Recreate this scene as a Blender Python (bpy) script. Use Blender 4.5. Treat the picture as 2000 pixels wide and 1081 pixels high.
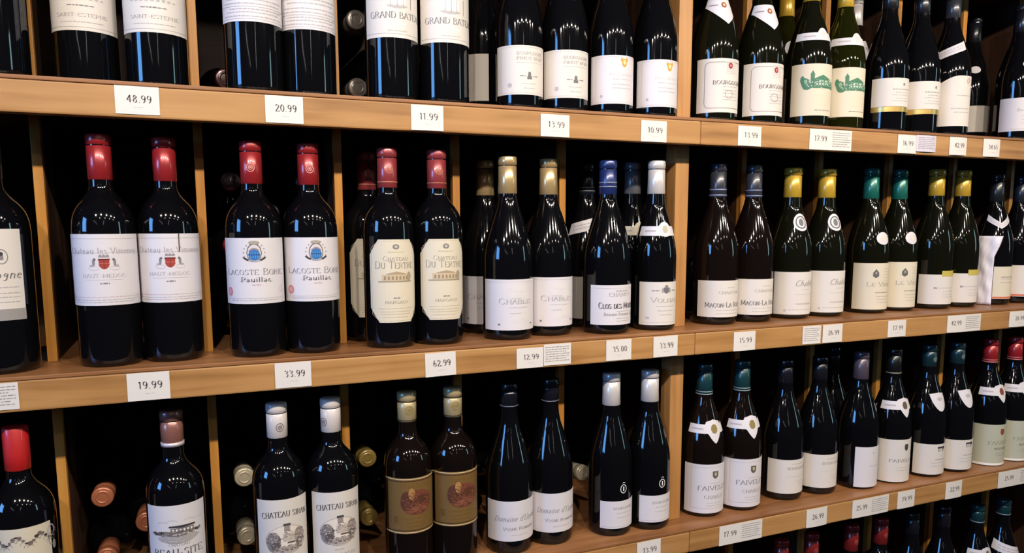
import bpy, bmesh, math, random
from mathutils import Vector, Matrix
R = math.radians
random.seed(7)

for o in list(bpy.data.objects):
    bpy.data.objects.remove(o, do_unlink=True)
SC = bpy.context.scene
COL = SC.collection

# ------------------------------------------------------------------ camera
cam_d = bpy.data.cameras.new('camera')
cam_d.sensor_width = 36.0
cam_d.sensor_fit = 'HORIZONTAL'
cam_d.lens = 36.0 * 1480.0 / 2000.0
cam_d.shift_y = (623.1 - 540.5) / 2000.0
cam_d.clip_start = 0.02
cam = bpy.data.objects.new('camera', cam_d)
COL.objects.link(cam)
yaw, pitch, roll = R(23.174), R(7.127), R(-0.134)
fw = Vector((math.sin(yaw) * math.cos(pitch), math.cos(yaw) * math.cos(pitch), -math.sin(pitch)))
rt = Vector((math.cos(yaw), -math.sin(yaw), 0))
up = rt.cross(fw)
rt2 = rt * math.cos(roll) + up * math.sin(roll)
up2 = -rt * math.sin(roll) + up * math.cos(roll)
M3 = Matrix((rt2, up2, -fw)).transposed()
cam.matrix_world = Matrix.Translation((0, -1.0656, 0.5463)) @ M3.to_4x4()
SC.camera = cam

# ------------------------------------------------------------------ world, lights, exposure
w = bpy.data.worlds.new('shop_ambience')
SC.world = w
w.use_nodes = True
bg = w.node_tree.nodes['Background']
bg.inputs[0].default_value = (0.58, 0.62, 0.85, 1)
bg.inputs[1].default_value = 0.026

def area(name, loc, target, sx, sy, power, col, spread=180):
    l = bpy.data.lights.new(name, 'AREA')
    l.shape = 'RECTANGLE'; l.size = sx; l.size_y = sy
    l.energy = power; l.color = col; l.spread = R(spread)
    o = bpy.data.objects.new(name, l); COL.objects.link(o)
    o.location = loc
    d = Vector(target) - Vector(loc)
    o.rotation_euler = d.to_track_quat('-Z', 'Y').to_euler()
    return o

# daylight through the shop window at the left end and the glazed door at the far right
area('shop_window_light', (-3.2, -1.35, 1.2), (0, -1.35, 1.2), 1.0, 1.2, 64, (0.14, 0.42, 1.0))
area('glass_door_light', (4.6, -2.4, 1.1), (0, -2.4, 1.1), 0.4, 1.4, 11, (0.55, 0.95, 1.0))
# two fluorescent tubes on the ceiling running back into the shop
def tube(x, y0, y1, power):
    l = bpy.data.lights.new('ceiling_tube_light', 'AREA')
    l.shape = 'RECTANGLE'; l.size = 0.06; l.size_y = abs(y1 - y0)
    l.energy = power; l.color = (1.0, 0.95, 0.93)
    o = bpy.data.objects.new('ceiling_tube_light', l); COL.objects.link(o)
    o.location = (x, (y0 + y1) / 2, 1.66)
tube(-1.9, -3.0, -5.6, 4)
tube(0.35, -3.4, -6.2, 4)
# two tracks of warm spot lamps on the ceiling in front of the shelves
def spot(x, y, z, power, tz, soft=0.028, warm=0.0):
    l = bpy.data.lights.new('track_spot_light', 'SPOT')
    l.energy = power; l.color = (1.0, 0.90 - 0.08 * warm, 0.79 - 0.18 * warm); l.shadow_soft_size = soft
    l.spot_size = R(110); l.spot_blend = 0.6
    o = bpy.data.objects.new('track_spot_light', l); COL.objects.link(o)
    o.location = (x, y, z)
    d = Vector((x + 0.1, 0.0, tz)) - o.location
    o.rotation_euler = d.to_track_quat('-Z', 'Y').to_euler()
for i in range(7):
    spot(-0.55 + 0.42 * i, -1.05, 1.275, 29.0 - 0.8 * i, 0.25, 0.022, warm=0.5 * i / 6)
for i in range(4):
    spot(-0.4 + 0.8 * i, -2.3, 1.62, 3.5, 0.30, 0.03)

vs = SC.view_settings
vs.view_transform = 'Standard'
vs.look = 'None'
vs.gamma = 1.0
vs.use_curve_mapping = False
vs.exposure = 0.0

# ------------------------------------------------------------------ helpers
def lin(c):
    return tuple(((v / 255.0) / 12.92 if v / 255.0 <= 0.04045 else ((v / 255.0 + 0.055) / 1.055) ** 2.4) for v in c)

MATS = {}
def mat(name, srgb, rough=0.5, metal=0.0, spec=0.5, coat=0.0, bump=0.0, bscale=300.0, var=0.0, trans=0.0, ior=1.5):
    if name in MATS:
        return MATS[name]
    m = bpy.data.materials.new(name); m.use_nodes = True
    nt = m.node_tree; b = nt.nodes['Principled BSDF']
    c = lin(srgb)
    b.inputs['Base Color'].default_value = (*c, 1)
    b.inputs['Roughness'].default_value = rough
    b.inputs['Metallic'].default_value = metal
    b.inputs['Specular IOR Level'].default_value = spec
    b.inputs['Coat Weight'].default_value = coat
    b.inputs['Coat Roughness'].default_value = 0.08
    b.inputs['Transmission Weight'].default_value = trans
    b.inputs['IOR'].default_value = ior
    if var > 0 or bump > 0:
        tc = nt.nodes.new('ShaderNodeTexCoord')
        n = nt.nodes.new('ShaderNodeTexNoise'); n.inputs['Scale'].default_value = bscale
        n.inputs['Detail'].default_value = 4
        nt.links.new(tc.outputs['Object'], n.inputs['Vector'])
        if var > 0:
            mx = nt.nodes.new('ShaderNodeMix'); mx.data_type = 'RGBA'
            mx.inputs[6].default_value = (*[v * (1 - var) for v in c], 1)
            mx.inputs[7].default_value = (*[min(1, v * (1 + var)) for v in c], 1)
            nt.links.new(n.outputs['Fac'], mx.inputs[0])
            nt.links.new(mx.outputs[2], b.inputs['Base Color'])
        if bump > 0:
            bp = nt.nodes.new('ShaderNodeBump'); bp.inputs['Strength'].default_value = bump
            bp.inputs['Distance'].default_value = 0.0005
            nt.links.new(n.outputs['Fac'], bp.inputs['Height'])
            nt.links.new(bp.outputs['Normal'], b.inputs['Normal'])
    MATS[name] = m
    return m

def wood(name, dark, mid, light, axis='X', rough=0.42, knots=True):
    if name in MATS:
        return MATS[name]
    m = bpy.data.materials.new(name); m.use_nodes = True
    nt = m.node_tree; N = nt.nodes; L = nt.links
    b = N['Principled BSDF']
    tc = N.new('ShaderNodeTexCoord'); oi = N.new('ShaderNodeObjectInfo')
    add = N.new('ShaderNodeVectorMath'); add.operation = 'ADD'
    mul = N.new('ShaderNodeVectorMath'); mul.operation = 'SCALE'
    cmb = N.new('ShaderNodeCombineXYZ')
    for k in range(3):
        L.new(oi.outputs['Random'], cmb.inputs[k])
    L.new(cmb.outputs[0], mul.inputs[0]); mul.inputs['Scale'].default_value = 7.3
    L.new(tc.outputs['Object'], add.inputs[0]); L.new(mul.outputs[0], add.inputs[1])
    mp = N.new('ShaderNodeMapping')
    s = {'X': (3.0, 55, 55), 'Y': (55, 3.0, 55), 'Z': (55, 55, 3.0)}[axis]
    mp.inputs['Scale'].default_value = s
    L.new(add.outputs[0], mp.inputs['Vector'])
    n1 = N.new('ShaderNodeTexNoise'); n1.inputs['Scale'].default_value = 1.0
    n1.inputs['Detail'].default_value = 6; n1.inputs['Distortion'].default_value = 0.6
    L.new(mp.outputs[0], n1.inputs['Vector'])
    n2 = N.new('ShaderNodeTexNoise'); n2.inputs['Scale'].default_value = 5.0; n2.inputs['Detail'].default_value = 3
    L.new(add.outputs[0], n2.inputs['Vector'])
    mx = N.new('ShaderNodeMath'); mx.operation = 'MULTIPLY_ADD'
    L.new(n2.outputs['Fac'], mx.inputs[0]); mx.inputs[1].default_value = 0.45
    ma = N.new('ShaderNodeMath'); ma.operation = 'MULTIPLY'; ma.inputs[1].default_value = 0.6
    L.new(n1.outputs['Fac'], ma.inputs[0]); L.new(ma.outputs[0], mx.inputs[2])
    cr = N.new('ShaderNodeValToRGB')
    cr.color_ramp.elements[0].position = 0.33; cr.color_ramp.elements[0].color = (*lin(dark), 1)
    cr.color_ramp.elements[1].position = 0.70; cr.color_ramp.elements[1].color = (*lin(light), 1)
    e = cr.color_ramp.elements.new(0.5); e.color = (*lin(mid), 1)
    L.new(mx.outputs[0], cr.inputs['Fac'])
    out = cr.outputs['Color']
    if knots:
        mk = N.new('ShaderNodeMapping')
        ks = {'X': (2.2, 6, 6), 'Y': (6, 2.2, 6), 'Z': (6, 6, 2.2)}[axis]
        mk.inputs['Scale'].default_value = ks
        L.new(add.outputs[0], mk.inputs['Vector'])
        v = N.new('ShaderNodeTexVoronoi'); v.inputs['Scale'].default_value = 1.0
        L.new(mk.outputs[0], v.inputs['Vector'])
        r2 = N.new('ShaderNodeValToRGB')
        r2.color_ramp.elements[0].position = 0.02; r2.color_ramp.elements[0].color = (0.35, 0.3, 0.28, 1)
        r2.color_ramp.elements[1].position = 0.10; r2.color_ramp.elements[1].color = (1, 1, 1, 1)
        L.new(v.outputs['Distance'], r2.inputs['Fac'])
        mm = N.new('ShaderNodeMix'); mm.data_type = 'RGBA'; mm.blend_type = 'MULTIPLY'; mm.inputs[0].default_value = 1
        L.new(out, mm.inputs[6]); L.new(r2.outputs['Color'], mm.inputs[7])
        out = mm.outputs[2]
    L.new(out, b.inputs['Base Color'])
    b.inputs['Roughness'].default_value = rough
    b.inputs['Specular IOR Level'].default_value = 0.4
    bp = N.new('ShaderNodeBump'); bp.inputs['Strength'].default_value = 0.25; bp.inputs['Distance'].default_value = 0.001
    L.new(n1.outputs['Fac'], bp.inputs['Height']); L.new(bp.outputs['Normal'], b.inputs['Normal'])
    MATS[name] = m
    return m

def mesh_obj(name, verts, faces, m, parent=None, smooth=False):
    me = bpy.data.meshes.new(name)
    me.from_pydata([tuple(v) for v in verts], [], faces)
    me.update()
    if smooth:
        me.polygons.foreach_set('use_smooth', [True] * len(me.polygons))
    me.materials.append(m)
    o = bpy.data.objects.new(name, me); COL.objects.link(o)
    if parent:
        o.parent = parent
    return o

def box_obj(name, x0, x1, y0, y1, z0, z1, m, parent=None, bevel=0.0015):
    c = Vector(((x0 + x1) / 2, (y0 + y1) / 2, (z0 + z1) / 2))
    bm = bmesh.new(); bmesh.ops.create_cube(bm, size=1)
    for v in bm.verts:
        v.co = Vector((v.co.x * (x1 - x0), v.co.y * (y1 - y0), v.co.z * (z1 - z0)))
    if bevel > 0:
        bmesh.ops.bevel(bm, geom=list(bm.edges), offset=bevel, segments=2, affect='EDGES', profile=0.6)
    me = bpy.data.meshes.new(name); bm.to_mesh(me); bm.free()
    me.materials.append(m)
    o = bpy.data.objects.new(name, me); COL.objects.link(o); o.location = c
    if parent:
        o.parent = parent
    return o

def empty(name, loc=(0, 0, 0)):
    o = bpy.data.objects.new(name, None); COL.objects.link(o); o.location = loc
    o.empty_display_size = 0.03
    return o

def tag(o, label, cat, group=None, kind=None):
    o['label'] = label; o['category'] = cat
    if group: o['group'] = group
    if kind: o['kind'] = kind
    return o

def copy_tree(o, parent=None):
    c = o.copy(); COL.objects.link(c)
    c.parent = parent
    for ch in o.children:
        copy_tree(ch, c)
    return c

# ------------------------------------------------------------------ the shelving unit
ZS = [0.7164, 0.3590, 0.0]          # joint between shelf board and front lip, three shelves in view
Z_TOP, Z_LOW = 1.076, -0.385        # the shelves above and below the view
TB = 0.005                           # board edge above the joint
XL, XR, YB = -0.76, 2.62, 0.53
W_FASC = wood('honey_pine_front', (130, 88, 46), (170, 124, 74), (190, 144, 92), 'X')
W_EDGE = wood('worn_pine_board', (108, 70, 40), (140, 94, 58), (166, 118, 80), 'X', rough=0.38)
W_DIV = wood('golden_pine_divider', (140, 88, 34), (182, 124, 52), (202, 146, 72), 'Z')
W_STILE = wood('pine_stile', (140, 94, 50), (176, 126, 74), (194, 146, 92), 'Z')
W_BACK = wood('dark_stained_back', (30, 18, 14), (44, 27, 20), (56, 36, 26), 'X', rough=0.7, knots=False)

W_PANEL = wood('dark_brown_panel', (42, 26, 17), (60, 38, 25), (76, 50, 33), 'Z', rough=0.6, knots=False)  # divider sides, darker brown than the pine front edge
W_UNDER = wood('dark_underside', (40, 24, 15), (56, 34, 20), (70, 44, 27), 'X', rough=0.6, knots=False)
unit = empty('wine_shelving', (0, 0, Z_LOW))
tag(unit, 'honey coloured pine wall shelving with thin dividers, holding all the wine bottles', 'shelving')
def part_box(name, *a, **k):
    o = box_obj(name, *a, **k)
    o.parent = unit
    o.matrix_parent_inverse = Matrix.Translation((0, 0, -Z_LOW))
    return o
def divider(x0, x1, y0, zb, zt):
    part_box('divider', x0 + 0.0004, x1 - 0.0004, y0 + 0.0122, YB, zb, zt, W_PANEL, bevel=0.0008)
    part_box('divider_edge', x0, x1, y0, y0 + 0.012, zb, zt, W_DIV, bevel=0.0008)
XJ = 0.8005
for z in [Z_TOP] + ZS + [Z_LOW]:
    part_box('shelf_board', XL, XR, 0.0, YB, z, z + TB, W_EDGE, bevel=0.0012)
    for a, b_ in ((XL, XJ - 0.0004), (XJ + 0.0004, XR)):
        part_box('front_lip', a, b_, 0.0, 0.02, z - 0.0385, z - 0.0004, W_FASC, bevel=0.0022)
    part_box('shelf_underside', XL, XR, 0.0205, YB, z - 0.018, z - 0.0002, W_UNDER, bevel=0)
THIN_L = [-0.559, -0.366, -0.1725, 0.0227, 0.2154, 0.4025, 0.593]
THIN_R = [1.006, 1.203, 1.40, 1.60, 1.797, 2.20, 2.40]
STILES = [(0.787, 0.8145), (1.985, 2.012)]
levels = [Z_TOP] + ZS + [Z_LOW]
for i in range(4):
    zt = levels[i] - 0.018; zb = levels[i + 1] + TB
    for x in THIN_L:
        divider(x - 0.006, x + 0.006, 0.10, zb, zt)
    for x in THIN_R:
        divider(x - 0.006, x + 0.006, 0.135, zb, zt)
    for a, b_ in STILES:
        part_box('stile', a, b_, 0.05, 0.08, zb, zt, W_STILE, bevel=0.0012)
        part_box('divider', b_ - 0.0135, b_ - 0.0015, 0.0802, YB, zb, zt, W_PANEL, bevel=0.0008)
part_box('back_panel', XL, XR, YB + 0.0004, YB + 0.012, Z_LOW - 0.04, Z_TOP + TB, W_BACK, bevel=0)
part_box('end_panel', XL - 0.02, XL - 0.0004, 0.0, YB + 0.012, Z_LOW - 0.04, Z_TOP + TB, W_STILE)
part_box('end_panel', XR + 0.0004, XR + 0.02, 0.0, YB + 0.012, Z_LOW - 0.04, Z_TOP + TB, W_STILE)

# ------------------------------------------------------------------ stroke lettering (serif, broad nib)
GL = {
'A': (5, '0,0 2.5,6 5,0;.95,2.1 4.05,2.1'),
'B': (4.4, '.6,0 .6,6 2.6,6 3.6,5.3 3.6,3.9 2.6,3.2 .6,3.2;2.6,3.2 4.1,2.5 4.1,.8 2.8,0 .6,0'),
'C': (5, '4.6,4.9 3.6,6 2,6 .6,4.8 .3,3 .6,1.2 2,0 3.6,0 4.7,1.1'),
'D': (5, '.6,0 .6,6 2.5,6 4.2,5 4.7,3 4.2,1 2.5,0 .6,0'),
'E': (4.4, '4,5 4,6 .6,6 .6,0 4.2,0 4.2,1;.6,3.1 3.2,3.1'),
'F': (4.2, '4,5 4,6 .6,6 .6,0;.6,3.1 3.2,3.1'),
'G': (5.2, '4.6,4.9 3.6,6 2,6 .6,4.8 .3,3 .6,1.2 2,0 3.6,0 4.7,.9 4.7,2.7 3.2,2.7'),
'H': (5, '.6,0 .6,6;4.4,0 4.4,6;.6,3.1 4.4,3.1'),
'I': (1.6, '.8,0 .8,6'),
'J': (2.6, '1.8,6 1.8,1 1,0 .2,.3'),
'K': (4.8, '.6,0 .6,6;4.2,6 .7,2.7;1.8,3.6 4.6,0'),
'L': (4, '.6,6 .6,0 3.8,0 3.8,1.2'),
'M': (6.2, '.5,0 .7,6 3.1,1 5.5,6 5.7,0'),
'N': (5.2, '.6,0 .6,6 4.6,0 4.6,6'),
'O': (5.4, '2.7,6 1.2,5.5 .3,3.8 .3,2.2 1.2,.5 2.7,0 4.2,.5 5.1,2.2 5.1,3.8 4.2,5.5 2.7,6'),
'P': (4.2, '.6,0 .6,6 2.8,6 3.9,5.2 3.9,3.7 2.8,2.9 .6,2.9'),
'Q': (5.4, '2.7,6 1.2,5.5 .3,3.8 .3,2.2 1.2,.5 2.7,0 4.2,.5 5.1,2.2 5.1,3.8 4.2,5.5 2.7,6;3,.8 5,-1'),
'R': (4.8, '.6,0 .6,6 2.8,6 3.9,5.2 3.9,3.9 2.8,3.1 .6,3.1;2.5,3.1 4.6,0'),
'S': (4, '3.5,4.9 2.8,6 1.4,6 .5,5.1 .6,4 2,3.2 3.3,2.5 3.6,1.2 2.6,0 1.2,0 .4,1.1'),
'T': (4.6, '.2,5 .2,6 4.4,6 4.4,5;2.3,6 2.3,0'),
'U': (5, '.6,6 .6,1.4 1.6,0 3.4,0 4.4,1.4 4.4,6'),
'V': (5, '0,6 2.5,0 5,6'),
'W': (7, '0,6 1.8,0 3.5,5 5.2,0 7,6'),
'X': (5, '.3,6 4.7,0;4.7,6 .3,0'),
'Y': (4.8, '.1,6 2.4,3 4.7,6;2.4,3 2.4,0'),
'Z': (4.4, '.4,5 .4,6 4,6 .3,0 4.2,0 4.2,1'),
'a': (3.6, '.7,3.6 1.6,4 2.5,3.6 2.6,.6 3.3,.1;2.6,2.3 1,1.8 .4,.9 1,0 1.8,.1 2.6,1'),
'b': (3.8, '.5,6.2 .6,.2 1.8,0 3,.7 3.4,2 3,3.4 2,4 .6,3'),
'c': (3.2, '2.9,3.2 2,4 1,3.6 .4,2 1,.4 2,0 3,.8'),
'd': (3.8, '3.1,3.2 2,4 .9,3.5 .4,2 .9,.5 1.8,0 3.1,.9;3.1,6.2 3.1,0'),
'e': (3.4, '.5,2.2 3,2.4 2.6,3.7 1.7,4 .8,3.5 .4,2 .9,.5 1.8,0 3,.7'),
'g': (3.6, '2.9,3.6 1.7,4 .8,3.2 .8,2.2 1.7,1.6 2.6,2.2 2.9,3.6 2.9,-.6 2,-1.6 .6,-1.3'),
'h': (3.8, '.6,6.2 .6,0;.6,2.8 1.8,4 3,3.4 3.1,0'),
'i': (1.5, '.7,4 .7,0;.7,5.2 .7,5.6'),
'l': (1.5, '.7,6.2 .7,0'),
'm': (5.8, '.6,4 .6,0;.6,3 1.6,4 2.8,3.3 2.9,0;2.9,3 4,4 5.1,3.3 5.2,0'),
'n': (3.8, '.6,4 .6,0;.6,2.8 1.8,4 3,3.4 3.1,0'),
'o': (3.6, '1.8,4 .8,3.4 .4,2 .8,.6 1.8,0 2.8,.6 3.2,2 2.8,3.4 1.8,4'),
'p': (3.8, '.6,4 .6,-2;.6,3 1.8,4 3,3.4 3.4,2 3,.6 1.8,0 .6,.8'),
'r': (2.7, '.6,4 .6,0;.6,2.8 1.4,3.8 2.5,3.8'),
's': (2.8, '2.3,3.3 1.6,4 .8,3.6 .7,2.7 2.1,1.7 2.3,.7 1.5,0 .4,.6'),
't': (2.4, '1,5.3 1,.6 1.6,0 2.2,.4;.2,3.8 2.1,3.8'),
'u': (3.8, '.6,4 .6,.9 1.5,0 3,1.1;3.1,4 3.1,0'),
'v': (3.6, '.1,4 1.8,0 3.5,4'),
'x': (3.6, '.3,4 3.3,0;3.3,4 .3,0'),
'y': (3.6, '.2,4 1.9,0;3.5,4 1.9,0 1.1,-1.8 .2,-1.6'),
'0': (4, '2,6 .9,5.2 .4,3 .9,.8 2,0 3.1,.8 3.6,3 3.1,5.2 2,6'),
'1': (2.6, '.3,5 1.4,6 1.4,0'),
'2': (4, '.5,4.6 1,5.7 2.2,6 3.3,5.2 3.3,4 .4,0 3.7,0 3.7,.9'),
'3': (4, '.5,5.2 1.6,6 3,5.5 3.1,4.2 1.7,3.2;1.7,3.2 3.3,2.6 3.4,.9 2,0 .4,.7'),
'4': (4.2, '2.9,0 2.9,6 .3,1.9 4,1.9'),
'5': (4, '3.4,6 .9,6 .8,3.2 2.4,3.6 3.5,2.6 3.3,.8 2,0 .4,.6'),
'6': (4, '3.2,5.6 2,6 .8,4.6 .4,2.2 .9,.5 2,0 3.2,.7 3.5,2 2.8,3.4 1.6,3.4 .6,2.3'),
'7': (4, '.4,5 .4,6 3.7,6 1.5,0'),
'8': (4, '2,6 .9,5.2 .9,4 2,3.2 3.3,2.3 3.3,.8 2,0 .7,.8 .7,2.3 2,3.2 3.1,4 3.1,5.2 2,6'),
'9': (4, '.8,.4 2,0 3.2,1.4 3.6,3.8 3.1,5.5 2,6 .8,5.3 .5,4 1.2,2.6 2.4,2.6 3.4,3.7'),
'.': (1.4, '.7,0 .7,.5'), ',': (1.4, '.9,.5 .5,-1'), '-': (2.6, '.4,2.3 2.2,2.3'), "'": (1.2, '.7,6 .5,4.6'),
' ': (2.2, ''),
}
def text_strokes(s, smallcaps=False):
    """-> list of polylines in glyph units, total width"""
    x = 0; out = []
    first = True
    for ch in s:
        sc = 1.0
        key = ch
        if smallcaps and ch.islower():
            key = ch.upper(); sc = 0.78
        wd, st = GL.get(key, GL[' '])
        if st:
            for pl in st.split(';'):
                pts = [tuple(float(q) for q in p.split(',')) for p in pl.split()]
                out.append([(x + p[0] * sc, p[1] * sc) for p in pts])
                if key.isupper():
                    for a, b_ in ((pts[0], pts[1]), (pts[-1], pts[-2])):
                        if a[1] in (0.0, 6.0) and abs(b_[1] - a[1]) > 1.6 * abs(b_[0] - a[0]):
                            out.append([(x + (a[0] - .75) * sc, a[1] * sc), (x + (a[0] + .75) * sc, a[1] * sc)])
        x += (wd + 0.9) * sc
    return out, x - 0.9

class Print:
    """collects flat print, grouped by part name and colour; fmap(u, v, layer) -> 3D"""
    def __init__(self, fmap, maxstep=0.004):
        self.f = fmap; self.g = {}; self.ms = maxstep
    def buf(self, part, color):
        return self.g.setdefault((part, color), ([], []))
    def quad(self, part, color, pts, lay=1):
        V, F = self.buf(part, color)
        k = len(V)
        V.extend(self.f(p[0], p[1], lay) for p in pts)
        F.append((k, k + 1, k + 2, k + 3))
    def text(self, part, s, u, v, size, color, width=None, bold=1.0, slant=0.0, arch=0.0, sc=False, thin=None, lay=1, align='c'):
        pls, W = text_strokes(s, sc)
        ky = size / 6.0
        kx = (width / W) if width else ky
        nw = 0.42 * bold * ky; nt = (0.17 if thin is None else thin) * bold * ky
        u0 = u - W * kx / 2 if align == 'c' else u
        def tr(p):
            uu = u0 + p[0] * kx + p[1] * ky * slant
            vv = v + p[1] * ky - arch * (uu - u) ** 2
            return uu, vv
        for pl in pls:
            q = [tr(p) for p in pl]
            for a, b_ in zip(q[:-1], q[1:]):
                self.quad(part, color, ((a[0] - nw, a[1] + nt), (b_[0] - nw, b_[1] + nt), (b_[0] + nw, b_[1] - nt), (a[0] + nw, a[1] - nt)), lay)
    def shape(self, part, color, u0, u1, top, bot, lay=1, n=None):
        n = n or max(2, int(abs(u1 - u0) / self.ms * 2) + 1)
        for i in range(n):
            a = u0 + (u1 - u0) * i / n; b_ = u0 + (u1 - u0) * (i + 1) / n
            self.quad(part, color, ((a, bot(a)), (b_, bot(b_)), (b_, top(b_)), (a, top(a))), lay)
    def rect(self, part, color, u0, u1, v0, v1, lay=1):
        n = max(1, int((u1 - u0) / self.ms) + 1)
        self.shape(part, color, u0, u1, lambda t: v1, lambda t: v0, lay, n)
    def ellipse(self, part, color, u, v, ru, rv, lay=1, n=14):
        h = lambda t: rv * math.sqrt(max(0.0, 1 - ((t - u) / ru) ** 2))
        self.shape(part, color, u - ru, u + ru, lambda t: v + h(t), lambda t: v - h(t), lay, n)
    def ring(self, part, color, u, v, ru, rv, t=0.0006, lay=1, n=28, a0=0, a1=360):
        for i in range(n):
            a = R(a0 + (a1 - a0) * i / n); b_ = R(a0 + (a1 - a0) * (i + 1) / n)
            self.quad(part, color, ((u + ru * math.cos(a), v + rv * math.sin(a)), (u + ru * math.cos(b_), v + rv * math.sin(b_)),
                                    (u + (ru - t) * math.cos(b_), v + (rv - t) * math.sin(b_)), (u + (ru - t) * math.cos(a), v + (rv - t) * math.sin(a))), lay)
    def shield(self, part, color, u, v, w_, h_, lay=1):
        def bot(t):
            q = abs(t - u) / (w_ / 2)
            return v - h_ / 2 * (1 - 0.75 * q ** 2.2)
        self.shape(part, color, u - w_ / 2, u + w_ / 2, lambda t: v + h_ / 2, bot, lay, 8)
    def stipple(self, part, colors, u, v, ru, rv, n, dot, lay=4, seed=1):
        """engraved texture: many small strokes inside an ellipse"""
        rnd = random.Random(seed)
        for _ in range(n):
            a = rnd.uniform(0, 2 * math.pi); q = math.sqrt(rnd.random())
            x = u + ru * q * math.cos(a); y = v + rv * q * math.sin(a)
            w_ = dot * rnd.uniform(0.6, 1.8); h_ = dot * rnd.uniform(0.3, 0.9); sl = dot * rnd.uniform(-0.6, 0.6)
            self.quad(part, rnd.choice(colors), ((x - w_, y - h_ - sl), (x + w_, y - h_ + sl), (x + w_, y + h_ + sl), (x - w_, y + h_ - sl)), lay)
    def lines(self, u0, u1, v, h_, color, part='small_print', seed=0):
        """a line of unreadable small print"""
        rnd = random.Random(int(abs(v) * 1e5) + seed * 31 + int(abs(u0) * 1e4))
        x = u0
        while x < u1 - 0.0008:
            wd = min(u1 - x, rnd.uniform(0.0022, 0.0065))
            self.rect(part, color, x, x + wd, v, v + h_ * rnd.uniform(0.75, 1.1))
            x += wd + 0.0010
    def frame(self, part, color, u0, u1, v0, v1, t=0.0006):
        self.rect(part, color, u0, u1, v1 - t, v1); self.rect(part, color, u0, u1, v0, v0 + t)
        self.rect(part, color, u0, u0 + t, v0, v1); self.rect(part, color, u1 - t, u1, v0, v1)
    def build(self, parent):
        for (part, color), (V, F) in self.g.items():
            mesh_obj(part, V, F, ink(color), parent)

def ink(c):
    return mat('ink_%d_%d_%d' % c, c, rough=0.55, spec=0.3)
GREY = (128, 124, 128); LGREY = (176, 172, 176); DARK = (62, 58, 66); BLACK = (28, 26, 30)
RED = (150, 40, 36); ROSE = (196, 130, 140); BLUE = (48, 112, 178); GOLD = (196, 158, 64); GREEN = (70, 122, 96)
TAN = (190, 168, 140); BROWN = (104, 60, 44); WHITE = (232, 230, 232); SEPIA = (120, 104, 100)

# ------------------------------------------------------------------ bottles
def catmull(pts, n=4):
    out = []
    for i in range(len(pts) - 1):
        p0 = pts[max(0, i - 1)]; p1 = pts[i]; p2 = pts[i + 1]; p3 = pts[min(len(pts) - 1, i + 2)]
        for k in range(n):
            t = k / n
            out.append(tuple(0.5 * ((2 * p1[j]) + (-p0[j] + p2[j]) * t + (2 * p0[j] - 5 * p1[j] + 4 * p2[j] - p3[j]) * t * t + (-p0[j] + 3 * p1[j] - 3 * p2[j] + p3[j]) * t ** 3) for j in (0, 1)))
    out.append(pts[-1])
    return out

def profile(shape, h, r, rn):
    """list of (radius, z) from the foot to under the capsule lip"""
    foot = [(0.0, 0.010), (r * 0.45, 0.006), (r * 0.74, 0.0008), (r * 0.86, 0.0), (r * 0.945, 0.0022), (r * 0.99, 0.0065), (r, 0.012)]
    if shape == 'bdx':
        k = h / 0.297
        body = [(r, 0.06), (r, 0.12), (r, 0.166 * k), (r * 0.997, 0.177 * k), (r * 0.965, 0.189 * k), (r * 0.885, 0.1995 * k), (r * 0.755, 0.2085 * k), (r * 0.61, 0.2155 * k),
                (r * 0.485, 0.2215 * k), (rn * 1.05, 0.2285 * k), (rn * 0.985, 0.237 * k), (rn * 0.965, 0.256 * k), (rn * 0.96, 0.278 * k), (rn * 0.96, h - 0.004)]
    else:
        k = h / 0.290
        body = [(r, 0.05), (r, 0.10), (r, 0.122 * k), (r * 0.99, 0.134 * k), (r * 0.94, 0.148 * k), (r * 0.85, 0.1635 * k), (r * 0.72, 0.181 * k), (r * 0.585, 0.198 * k),
                (r * 0.46, 0.2125 * k), (rn * 1.09, 0.2260 * k), (rn * 1.01, 0.238 * k), (rn * 0.975, 0.255 * k), (rn * 0.96, h - 0.004)]
    return foot + catmull(body, 3)

def lathe(name, prof, m, parent, seg=36, smooth=True, cap_top=True):
    V = []; F = []
    rings = []
    for r, z in prof:
        if r < 1e-6:
            V.append((0, 0, z)); rings.append([len(V) - 1])
        else:
            k = len(V)
            for i in range(seg):
                a = 2 * math.pi * i / seg
                V.append((r * math.sin(a), -r * math.cos(a), z))
            rings.append(list(range(k, k + seg)))
    for A, B in zip(rings[:-1], rings[1:]):
        for i in range(seg):
            j = (i + 1) % seg
            if len(A) == 1 and len(B) > 1:
                F.append((A[0], B[j], B[i]))
            elif len(B) == 1 and len(A) > 1:
                F.append((A[i], A[j], B[0]))
            elif len(A) > 1:
                F.append((A[i], A[j], B[j], B[i]))
    if cap_top and len(rings[-1]) > 1:
        F.append(tuple(rings[-1]))
    return mesh_obj(name, V, F, m, parent, smooth)

def rad_at(prof, z):
    if z < 0.02:
        return prof[6][0]
    for (r0, z0), (r1, z1) in zip(prof[3:-1], prof[4:]):
        if z0 <= z <= z1:
            return r0 + (r1 - r0) * (z - z0) / max(1e-9, z1 - z0)
    return prof[-1][0]

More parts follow.
